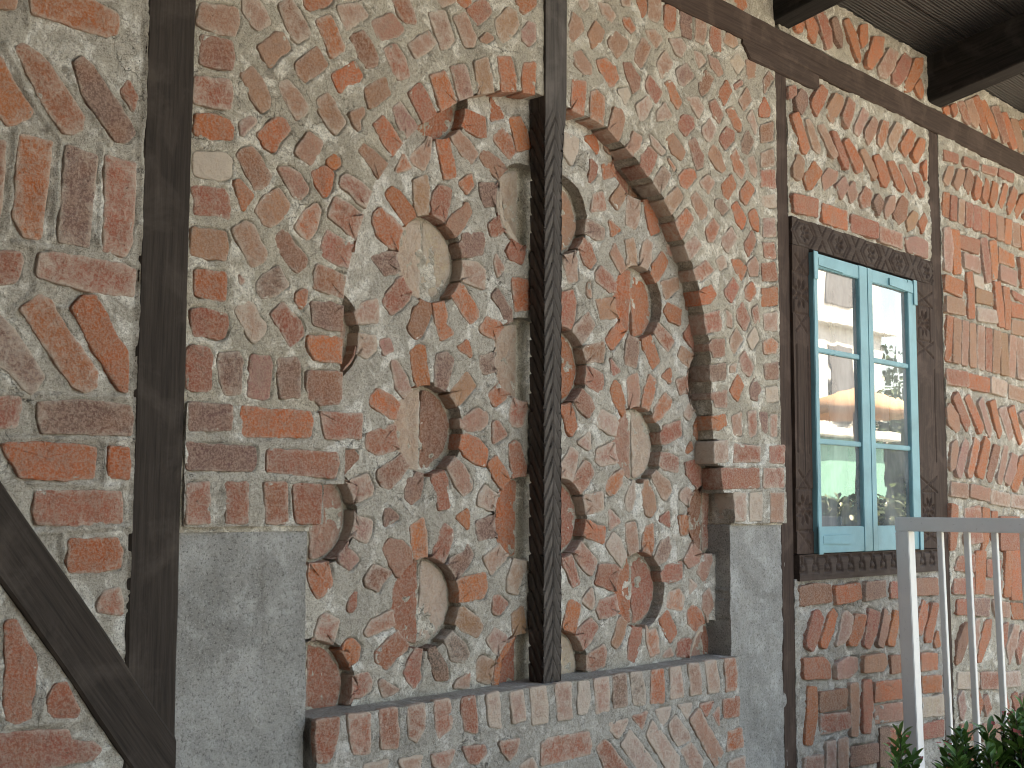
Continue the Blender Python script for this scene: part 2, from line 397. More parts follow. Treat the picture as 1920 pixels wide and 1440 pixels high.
class Bricks:
    def __init__(self, yp): self.yp = yp; self.v = []; self.f = []; self.c = []; self.w = []; self.rm = []; self.start = []; self.polys = []
    def add(self, tint, poly, h, depth=0.014, snap=None, tilt=0.0015, rgh=1.0, grow=0.0040, film=0.0):
        k = len(self.polys)
        r, nrm = refine(poly, seed=k * 7 + 1, grow=grow)
        d0 = depth
        if snap is not None:
            sd = snap(r[:, 0], r[:, 1])
            near = sd < 0.016
            if near.any():
                gx, gz = sgrad(snap, r[:, 0], r[:, 1])
                g2 = np.maximum(gx * gx + gz * gz, 0.25)
                mv = np.where(near, sd + snap.push, 0)
                r = r - np.stack([mv * gx / g2, mv * gz / g2], 1)
                d0 = snap.depth
                gap = np.linalg.norm(np.roll(r, -1, 0) - r, axis=1); r = r[gap > 0.0012]
                # a snapped end may fold back on itself: keep the outline going forward
                t = np.roll(r, -1, 0) - np.roll(r, 1, 0); nrm = np.stack([t[:, 1], -t[:, 0]], 1) / (np.linalg.norm(t, axis=1, keepdims=True) + 1e-9)
                for _ in range(2): nrm = (np.roll(nrm, 1, 0) + nrm + np.roll(nrm, -1, 0)); nrm /= np.linalg.norm(nrm, axis=1, keepdims=True) + 1e-9
        self.polys.append((r, h))
        cen = r.mean(0); n = len(r); base = len(self.v); self.start.append(base)
        ta, tb = random.uniform(-1, 1) * tilt / 0.06, random.uniform(-1, 1) * tilt / 0.06
        def ring(pts, hh, rough):
            y = self.yp - hh - (pts[:, 0] - cen[0]) * ta * (hh > 0) - (pts[:, 1] - cen[1]) * tb * (hh > 0) + fnoise(pts[:, 0], pts[:, 1], 0.03, k % 40, 4) * rough * rgh
            self.v += [(float(a), float(b), float(c)) for a, b, c in zip(pts[:, 0], y, pts[:, 1])]
        def inset(pts, d):
            q = pts - nrm * d
            w = np.linalg.norm(pts - cen, axis=1, keepdims=True)
            return np.where(np.linalg.norm(q - cen, axis=1, keepdims=True) < w, q, pts * .8 + cen * .2)
        rings = [(r, -d0, 0)]
        if d0 > 0.03:
            rings.append((r + 0, -d0 * 0.5, 0.0))
        rings += [(r, h - 0.0022, 0.0016), (inset(r, 0.0014), h - 0.0004, 0.0022), (inset(r, 0.006), h, 0.0028)]
        r2 = inset(r, 0.006)
        rings += [(r2 * 0.62 + cen * 0.38, h + 0.0002, 0.0034), (r2 * 0.28 + cen * 0.72, h + 0.0002, 0.0034)]
        for p_, hh, ro in rings: ring(p_, hh, ro)
        self.v.append((float(cen[0]), float(self.yp - h), float(cen[1])))
        m = len(rings)
        for a in range(m - 1):
            o1 = base + a * n; o2 = o1 + n
            for i in range(n):
                j = (i + 1) % n
                self.f.append((o1 + i, o1 + j, o2 + j, o2 + i))
        o1 = base + (m - 1) * n; ce = base + m * n
        self.rm += [0.9] * ((m - 4) * n) + [1.0] * n + [0.55] * n + [0.0] * (2 * n + 1)
        for i in range(n): self.f.append((o1 + i, o1 + (i + 1) % n, ce))
        col, al = TINT[tint]
        col = col * random.uniform(0.80, 1.06) * np.array([1, random.uniform(0.92, 1.08), random.uniform(0.9, 1.12)])
        al = al + film + random.gauss(0.0, 0.06)
        self.c += [(float(col[0]), float(col[1]), float(col[2]), al)] * (m * n + 1); self.w += [random.random()] * (m * n + 1)
    def build(self, name, parent, cuts=()):
        """one mesh, or one per band of height when the wall is cut by a beam or a window"""
        V = np.array(self.v); Fi = np.array([f[0] for f in self.f])
        lv = np.digitize(V[Fi, 2], sorted(cuts)) if len(cuts) else np.zeros(len(Fi), int)
        first = np.array(self.start); bz = np.array([pl[0][:, 1].mean() for pl in self.polys])
        which = np.searchsorted(first, Fi, 'right') - 1
        lv = np.digitize(bz[which], sorted(cuts)) if len(cuts) else lv
        out = None
        for L in np.unique(lv):
            fs = [self.f[i] for i in np.where(lv == L)[0]]
            used = sorted({i for f in fs for i in f}); rm = {o: n for n, o in enumerate(used)}
            me = np_mesh(name, V[used], faces=[tuple(rm[i] for i in f) for f in fs])
            for an, ty, key, src in (('tint', 'FLOAT_COLOR', 'color', self.c), ('wear', 'FLOAT', 'value', self.w), ('rim', 'FLOAT', 'value', self.rm)):
                at = me.attributes.new(an, ty, 'POINT'); at.data.foreach_set(key, np.array(src, np.float32)[used].ravel())
            out = link(name, me, BRICK, parent)
        return out

def spec_bricks(B, spec, hmin, hmax, snap=None, clip=None, tilt=0.0015, depth=0.014, grow=0.0040, film=0.0):
    for t, pts in parse(spec):
        h = random.uniform(hmin, hmax)
        poly = np.array([pw(x, y, B.yp - h) for x, y in pts])
        if clip is not None: poly = clip(poly)
        B.add(t, poly, h, snap=snap, tilt=tilt, depth=depth, grow=grow, film=film)

# ------------------------------------------------------------------ timber
def timber(name, p0, p1, wd, dp, face, mat, parent=None, seed=0, wobble=0.0025, seg=0.05, taper=1.0):
    """a sawn timber from p0 to p1; wd across the wall, dp deep; `face` is the outward normal of its front"""
    p0, p1 = Vector(p0), Vector(p1); ax = (p1 - p0); L = ax.length; ax.normalize()
    f = Vector(face); f = (f - ax * f.dot(ax)).normalized(); sx = ax.cross(f) * -1
    # local frame: x = sx, y = -f, z = ax
    R = Matrix((sx, -f, ax)).transposed()
    if R.determinant() < 0: sx = -sx; R = Matrix((sx, -f, ax)).transposed()
    ns = max(2, int(L / seg)); c = 0.006
    prof = []
    def side(a, b, k):
        for i in range(k): prof.append((a[0] + (b[0] - a[0]) * i / k, a[1] + (b[1] - a[1]) * i / k))
    hw = wd / 2
    side((-hw + c, 0), (hw - c, 0), 5); side((hw - c, 0), (hw, c), 1); side((hw, c), (hw, dp - c), 4); side((hw, dp - c), (hw - c, dp), 1)
    side((hw - c, dp), (-hw + c, dp), 4); side((-hw + c, dp), (-hw, dp - c), 1); side((-hw, dp - c), (-hw, c), 4); side((-hw, c), (-hw + c, 0), 1)
    prof = np.array(prof); n = len(prof)
    V = []
    for k in range(ns + 1):
        z = L * k / ns
        tp = 1 + (taper - 1) * k / ns
        x = prof[:, 0] * tp; y = prof[:, 1]
        dx = fnoise(np.full(n, z), x * 0.5 + seed, 0.35, seed % 30, 3) * wobble * 2
        ex = np.sign(x) * fnoise(np.full(n, z), np.sign(x) * 3 + seed * 1.7, 0.10, seed % 20 + 3, 3) * wobble * 0.8
        dy = fnoise(np.full(n, z), x + seed * 2.1, 0.2, seed % 25 + 1, 3) * wobble
        V.append(np.stack([x + dx + ex, y + dy, np.full(n, z)], 1))
    V = np.concatenate(V)
    F = []
    for k in range(ns):
        for i in range(n):
            j = (i + 1) % n
            F.append((k * n + i, k * n + j, (k + 1) * n + j, (k + 1) * n + i))
    F.append(tuple(range(n))[::-1]); F.append(tuple(ns * n + i for i in range(n)))
    me = np_mesh(name, V, faces=F, smooth=False)
    o = bpy.data.objects.new(name, me); C.objects.link(o); me.materials.append(mat)
    mw = R.to_4x4(); mw.translation = p0
    if parent is not None:
        o.parent = parent; o.matrix_parent_inverse = Matrix.Translation(-parent.location)
    o.matrix_basis = mw
    return o

def box_mesh(name, boxes, mat, parent=None, bev=0.002):
    """several bevelled boxes ((x0,x1),(y0,y1),(z0,z1)) in ONE mesh"""
    import bmesh
    bm = bmesh.new()
    for (x0, x1), (y0, y1), (z0, z1) in boxes:
        r = bmesh.ops.create_cube(bm, size=1)
        for v in r['verts']:
            v.co = Vector(((x0 + x1) / 2 + v.co.x * (x1 - x0), (y0 + y1) / 2 + v.co.y * (y1 - y0), (z0 + z1) / 2 + v.co.z * (z1 - z0)))
    if bev: bmesh.ops.bevel(bm, geom=bm.edges[:], offset=bev, segments=2, affect='EDGES')
    me = bpy.data.meshes.new(name); bm.to_mesh(me); bm.free()
    return link(name, me, mat, parent)
# ------------------------------------------------------------------ bricks read off the photograph, tile by tile
LEFT = '''
@0,0,4
o 22 -4, 64 -2, 88 9, 90 12, 88 25, 80 27, 60 21, 24 9|o -8 40,2 44,10 60,25 83,22 88,10 93,6 94,0 86,-8 78|r 12 36,18 32,30 40,40 52,52 70,63 88,62 97,54 101,48 99,34 80
d 56 46,62 42,68 48,74 56,84 70,98 90,102 100,96 106,88 106,76 90,62 70|r 91 68,97 60,104 73,100 84|o 15 101,39 106,35 144,31 178,28 179,18 177,11 162,13 130
d 50 109,73 117,70 150,67 185,45 181,47 140|r 80 117,102 122,101 150,99 182,94 192,78 188,79 150|b -15 104,4 106,3 140,-2 175,-15 175|r -60 105,-24 106,-28 172,-64 170
t -20 -10,14 -6,12 6,-20 4|b -40 30,-20 40,-8 66,-6 84,-30 60
@0,360,4
r -30 44,15 45,17 52,15 62,12 68,-30 69|r 30 46,40 45,70 50,90 53,103 58,101 78,90 77,65 74,45 68,28 63|o 16 88,30 77,38 81,50 103,62 118,73 135,73 146,64 150,54 145,40 124,30 110
o 54 87,62 78,72 78,80 92,88 108,96 120,97 140,96 150,90 148,82 136,70 118|d -10 90,0 92,12 104,22 120,34 138,28 148,24 152,18 148,6 134,-10 124
@0,720,4
r -30 9,15 10,16 18,13 32,-30 34|d 29 14,60 12,80 14,98 17,100 26,99 38,60 37,32 37,29 25|o 1 45,30 44,60 46,73 48,71 62,70 70,50 72,16 70,12 62|o 83 47,97 48,98 60,97 71,82 70,82 60
r 27 81,60 80,90 81,92 90,91 104,60 106,28 105,26 95|o 53 117,88 116,92 125,90 138,70 141,52 141,51 132
@0,1080,4
r 79 11,90 9,93 20,92 29,74 27,73 22|r 4 36,8 33,12 33,16 40,20 50,27 60,28 70,26 88,23 96,24 106,16 111,10 112,4 105,3 90,5 70,4 50|r 41 82,50 80,55 92,60 101,58 106,40 106,37 101,37 90
r -10 121,20 117,50 116,54 124,70 125,76 130,70 138,50 141,10 150,-10 150|o -30 90,-10 92,-8 110,-30 112
'''
ARCHW = '''
@340,0,4.8
t 19 3,50 8,52 20,49 32,30 28,14 20|b 19 32,46 38,47 52,45 62,30 60,17 56,18 44|r 13 69,44 73,46 85,44 97,28 95,12 91|o 14 103,30 104,44 109,47 116,46 125,24 124,13 120
p 56 -8,66 -4,76 10,80 20,70 26,64 22,57 10|b 88 4,98 -1,106 10,112 20,116 30,106 38,100 33,94 20|o 112 -8,140 -8,132 4,116 9,112 4|o 122 18,134 14,140 26,147 44,136 51,130 38|p 141 6,160 3,168 14,152 25,148 27
t 70 42,86 29,92 30,98 43,95 46,88 50,80 60,74 52|t 104 58,122 42,132 58,128 62,112 73,105 67|o 136 68,156 56,163 68,160 73,148 76,143 83|b 153 33,164 28,172 40,177 53,176 58,168 61,160 50|p 172 20,190 12,200 26,196 32,178 36
t 165 80,184 70,188 84,176 94,170 97|t 54 67,64 60,72 70,80 88,79 96,73 100,66 92|p 89 75,96 72,100 76,108 86,114 96,112 102,104 107,98 98,92 86|t 123 90,132 84,138 92,144 104,148 110,139 120,132 112,126 102
t 152 102,164 97,165 101,160 108,161 117,156 112|p 54 110,62 105,68 108,60 116,55 122|o 69 121,86 106,94 108,98 116,88 128,84 136,76 132|t 103 137,115 119,127 128,125 136,117 148,108 142
t 20 -24,50 -20,50 -4,20 -8|r 84 -24,96 -30,104 -10,96 -6
@340,280,4.8
w 12 3,40 4,45 10,44 25,34 27,12 22,11 12|r 11 34,38 36,42 42,44 54,43 62,30 58,12 57,13 48|t 11 71,40 75,42 88,40 99,22 97,9 94,10 84|o 14 109,40 112,40 124,39 136,26 134,13 130,13 118
b 51 6,56 0,64 -2,70 6,76 16,81 24,78 30,72 35,66 35,60 22,56 14|o 49 29,53 28,60 36,65 42,56 55,52 42|p 88 17,97 17,107 22,114 34,113 39,107 44,103 44,94 28|o 132 10,138 5,142 8,143 14,138 17,133 14
o 118 21,130 16,137 22,135 34,132 41,129 42,122 32|t 160 1,164 -4,174 2,182 10,186 14,182 24,176 22,166 8|r 145 25,150 23,162 30,170 38,168 50,160 48,152 38,144 32|t 67 55,76 42,88 35,98 50,92 62,80 70,74 66
o 105 65,112 55,122 49,125 56,122 72,114 81,108 76,103 70|r 133 60,139 43,150 49,164 60,158 78,155 79,144 68|p 47 72,58 65,66 70,70 80,77 94,75 100,64 106,56 92|b 83 80,92 72,96 76,104 88,113 98,112 104,104 111,96 102,88 90
r 128 80,132 73,144 81,154 86,150 105,140 103,128 96,126 88|o 159 90,165 81,168 88,166 95,160 95|b 122 104,136 109,146 115,148 122,144 132,136 130,119 124,120 114|d 69 120,76 112,88 106,92 114,97 122,86 130,74 134,68 128
p 52 112,57 118,54 122|o 105 130,110 126,114 127,112 138,108 143,104 138
@340,560,4.8
r 10 10,24 10,41 15,42 24,38 34,34 36,24 33,12 32,10 22|r 5 48,10 43,24 45,27 52,27 68,26 82,14 82,6 80,6 60|d 35 50,52 48,55 55,54 72,53 86,40 85,36 75,34 60|p 64 52,80 52,82 58,80 74,79 88,74 90,60 87,62 70
d 88 54,104 54,107 60,106 88,90 89,88 70|p 49 10,60 3,66 6,70 16,76 24,74 32,66 39,60 32|r 81 14,92 4,97 10,108 22,110 32,98 43,92 32|d 118 4,134 4,144 8,145 20,143 28,130 26,120 22|o 115 34,140 35,144 44,142 57,120 54,115 44
b 115 66,140 66,143 74,142 90,130 91,116 90,114 78
@680,0,4.8
r 27 -2,41 -2,46 10,48 20,40 20,34 15|p 60 12,74 10,80 28,82 36,76 43,71 44,68 34|t 82 16,92 11,96 18,102 34,100 41,92 41,87 26|r 94 9,108 -1,114 4,116 10,112 16,104 22,98 15|o 138 -2,156 -6,156 4,146 12,141 8
t 120 18,132 7,138 10,141 24,132 34,126 38,121 28|p 143 28,150 20,156 22,156 36,150 41,144 36|p 42 40,60 28,66 38,56 48,48 52|t 106 36,112 30,118 34,112 38|r 19 44,30 40,38 52,42 68,34 72,28 66
o 10 112,18 105,26 114,35 128,34 134,27 139,20 130|p 27 98,34 92,42 104,49 114,40 122,34 116|r 42 84,52 75,58 84,66 102,56 111,52 104,46 92|o 61 68,74 64,80 78,84 93,71 100,66 84|p 80 60,92 58,96 72,98 84,88 90,84 74
t 101 56,112 52,116 66,118 82,105 87,103 70|o 122 51,134 52,138 70,137 83,126 82,124 66|o 145 57,156 57,155 74,154 86,145 82,144 70|p 62 -8,78 -12,84 0,72 6|o 84 0,94 -6,98 2,92 6
@1040,0,4.364
t 12 24,15 10,22 16,24 24,15 34,12 30|t 28 28,34 17,41 26,38 34,31 39|t 44 34,50 26,60 34,58 40,51 47,46 40|b 66 42,72 31,79 38,76 46,71 55,66 50|t 84 52,91 42,97 52,90 62,87 64
d 100 58,108 52,114 62,106 70,102 68|p 20 2,26 -2,28 4,24 8|p 36 2,44 4,50 13,46 18,40 12|t 55 0,62 -2,62 4,56 4|o 67 -3,75 -3,75 10,72 14,70 8|t 77 -3,87 -3,87 12,84 18,77 14
o 91 5,98 3,100 12,98 24,94 25,90 21|d 103 8,112 7,112 22,112 32,104 28|p 116 14,122 13,124 24,122 36,116 32|r 128 22,136 21,136 42,130 41,127 34|t 140 28,148 27,150 36,146 38,139 34|o 56 15,62 15,66 23,63 27,58 20
t 75 26,82 24,88 32,83 39,78 32|p 94 32,104 32,108 38,104 46,100 44|p 114 42,120 44,124 50,118 55|p 126 45,134 50,138 60,134 62,128 54|w 144 50,150 44,156 52,150 60|t 157 50,165 48,164 62,158 64
b 171 66,176 58,179 64,172 76|r 147 70,153 66,154 68,148 73|p 16 44,22 42,30 54,30 60,24 60,17 52|o 35 50,42 48,50 56,52 64,48 70,45 70,38 58|b 56 52,62 52,70 64,69 72,65 75,60 64|r 75 68,78 62,84 70,88 76,83 84,77 76
o 91 68,96 66,100 74,104 83,101 89,96 82|b 119 68,124 58,130 64,126 74,121 78,119 74|o 134 76,141 66,145 74,139 86|t 151 82,158 72,161 82,155 90|o 167 90,172 80,177 90,176 95,168 94|w 52 74,60 72,62 78,58 85
r 67 86,76 79,80 86,74 98,70 98|p 84 92,90 84,96 94,92 98,84 98|r 102 100,106 94,113 96,114 104,108 111,102 104|r 127 84,132 82,138 94,135 101,130 94|o 141 90,146 88,153 102,152 107,147 104|t 158 96,162 90,166 104,164 110
p 108 80,118 80,122 88,118 96|o 15 66,26 67,25 80,24 91,14 88|o 30 76,35 74,41 80,40 99,30 95|t 46 100,49 88,55 90,57 98,54 112,45 106|p 61 118,65 108,72 112,70 120,64 126,58 122|p 78 110,84 116,91 124,88 126,80 118
t 92 114,97 109,107 124,104 131,96 124|b 110 116,115 113,122 128,121 136,117 138,114 130|p 121 106,127 97,132 106,127 116,122 112|r 135 114,141 104,147 108,147 114,140 122|d 153 118,158 106,163 116,158 126,154 124
b 169 103,179 100,179 114,169 116|b 169 126,179 122,180 135,169 136|r 71 128,78 121,84 126,82 134,78 142,72 136|t 126 126,130 118,136 126,140 138,137 141,132 136|o 144 128,149 122,154 134,156 140,153 146,148 140|p 158 130,163 128,166 140,164 145,160 140
@1040,250,4.364
d 82 38,89 27,95 34,90 44,86 48|o 102 36,106 30,114 30,116 36,108 45,104 42|o 93 20,99 28,98 31|t 119 40,126 34,131 40,126 49,121 44|o 137 42,145 34,149 42,142 54,138 50|r 169 31,180 30,181 44,169 43
o 152 48,158 39,164 46,157 58,153 54|t 91 54,100 44,105 52,96 66,92 60|t 112 52,116 48,125 62,124 68,120 70,114 60|d 132 55,137 54,142 62,138 66,132 60|o 145 60,149 56,157 70,154 78,149 72|o 159 66,164 62,167 70,167 80,162 76
o 100 72,108 62,114 70,105 85,102 78|r 124 78,130 70,135 76,130 88,126 88|p 137 86,145 77,149 86,142 97,138 92|p 170 52,180 50,181 60,171 60|p 171 70,180 70,181 84,171 84|r 156 90,162 80,165 88,159 100,156 94
p 107 92,115 84,120 92,112 102,109 98|r 171 90,180 90,181 102,172 101|r 114 112,124 104,130 112,120 120,116 116|o 145 104,152 104,157 110,153 120,148 112|p 158 108,164 101,167 108,166 116,160 116|r 170 107,180 106,182 120,171 120
o 119 130,128 124,132 132,128 138,120 140|r 140 128,146 118,151 126,145 138,140 132|o 156 128,162 122,165 130,160 137,156 134|o 170 128,182 126,182 140,170 141|p 132 104,138 100,141 108,136 112
@1040,540,4.364
r 123 22,135 19,137 26,136 34,125 36|b 129 43,139 42,139 55,130 56|d 129 64,140 62,140 74,130 76|b 130 86,141 84,141 97,131 97|o 128 106,140 104,141 112,134 116,128 114|p 145 106,153 102,153 120,147 120|r 158 102,165 101,165 120,160 122
d 168 102,174 102,174 120,170 116|p 177 104,182 104,182 121,177 121|t 140 18,145 22,145 32,141 30|r 149 18,154 12,160 26,156 34,150 26|r 162 18,166 14,168 28,164 28|t 144 42,149 34,154 42,147 53,144 48
w 158 42,164 32,167 42,162 50|r 151 58,156 52,163 64,160 72,154 68|o 144 84,150 71,155 80,150 92,146 88|d 160 84,164 74,169 82,166 92,161 90|p 171 22,182 20,182 34,172 34|o 171 44,178 41,183 46,181 53,172 53
d 172 63,183 61,183 74,173 74|w 173 82,182 81,183 92,174 93|p 144 64,149 62,148 68,144 68
@1360,0,3.4286
o 6 0,12 -3,14 4,9 8|t -10 -6,0 -8,2 0,-6 2
'''
IMPOST_L = ('''
@340,560,4.8
d 8 94,30 95,46 97,45 118,30 118,8 118|o 55 97,80 100,116 102,118 112,116 124,90 124,56 123|r 126 102,150 104,163 103,162 126,150 124,146 126,130 125
''', '''
@340,560,4.8
d 6 130,30 132,66 134,68 144,64 154,30 154,6 153|r 79 136,140 139,142 148,138 161,100 158,78 155
''', '''
@340,560,4.8
r 6 167,26 166,26 202,5 202|r 41 166,60 166,60 202,41 202|r 75 166,95 166,96 202,77 202|r 102 167,126 168,125 202,104 202
''')
IMPOST_R = ('''
@1040,540,4.364
p 131 126,142 125,142 142,131 143|r 147 128,168 130,168 142,147 142|r 176 130,188 129,188 143,176 143
''', '''
@1040,540,4.364
r 136 148,168 148,168 163,138 164|r 171 148,188 148,188 163,171 163
''', '''
@1040,540,4.364
p 147 168,157 168,156 190,148 190|w 160 168,170 168,170 190,160 190|p 177 168,188 168,187 191,177 191
''')
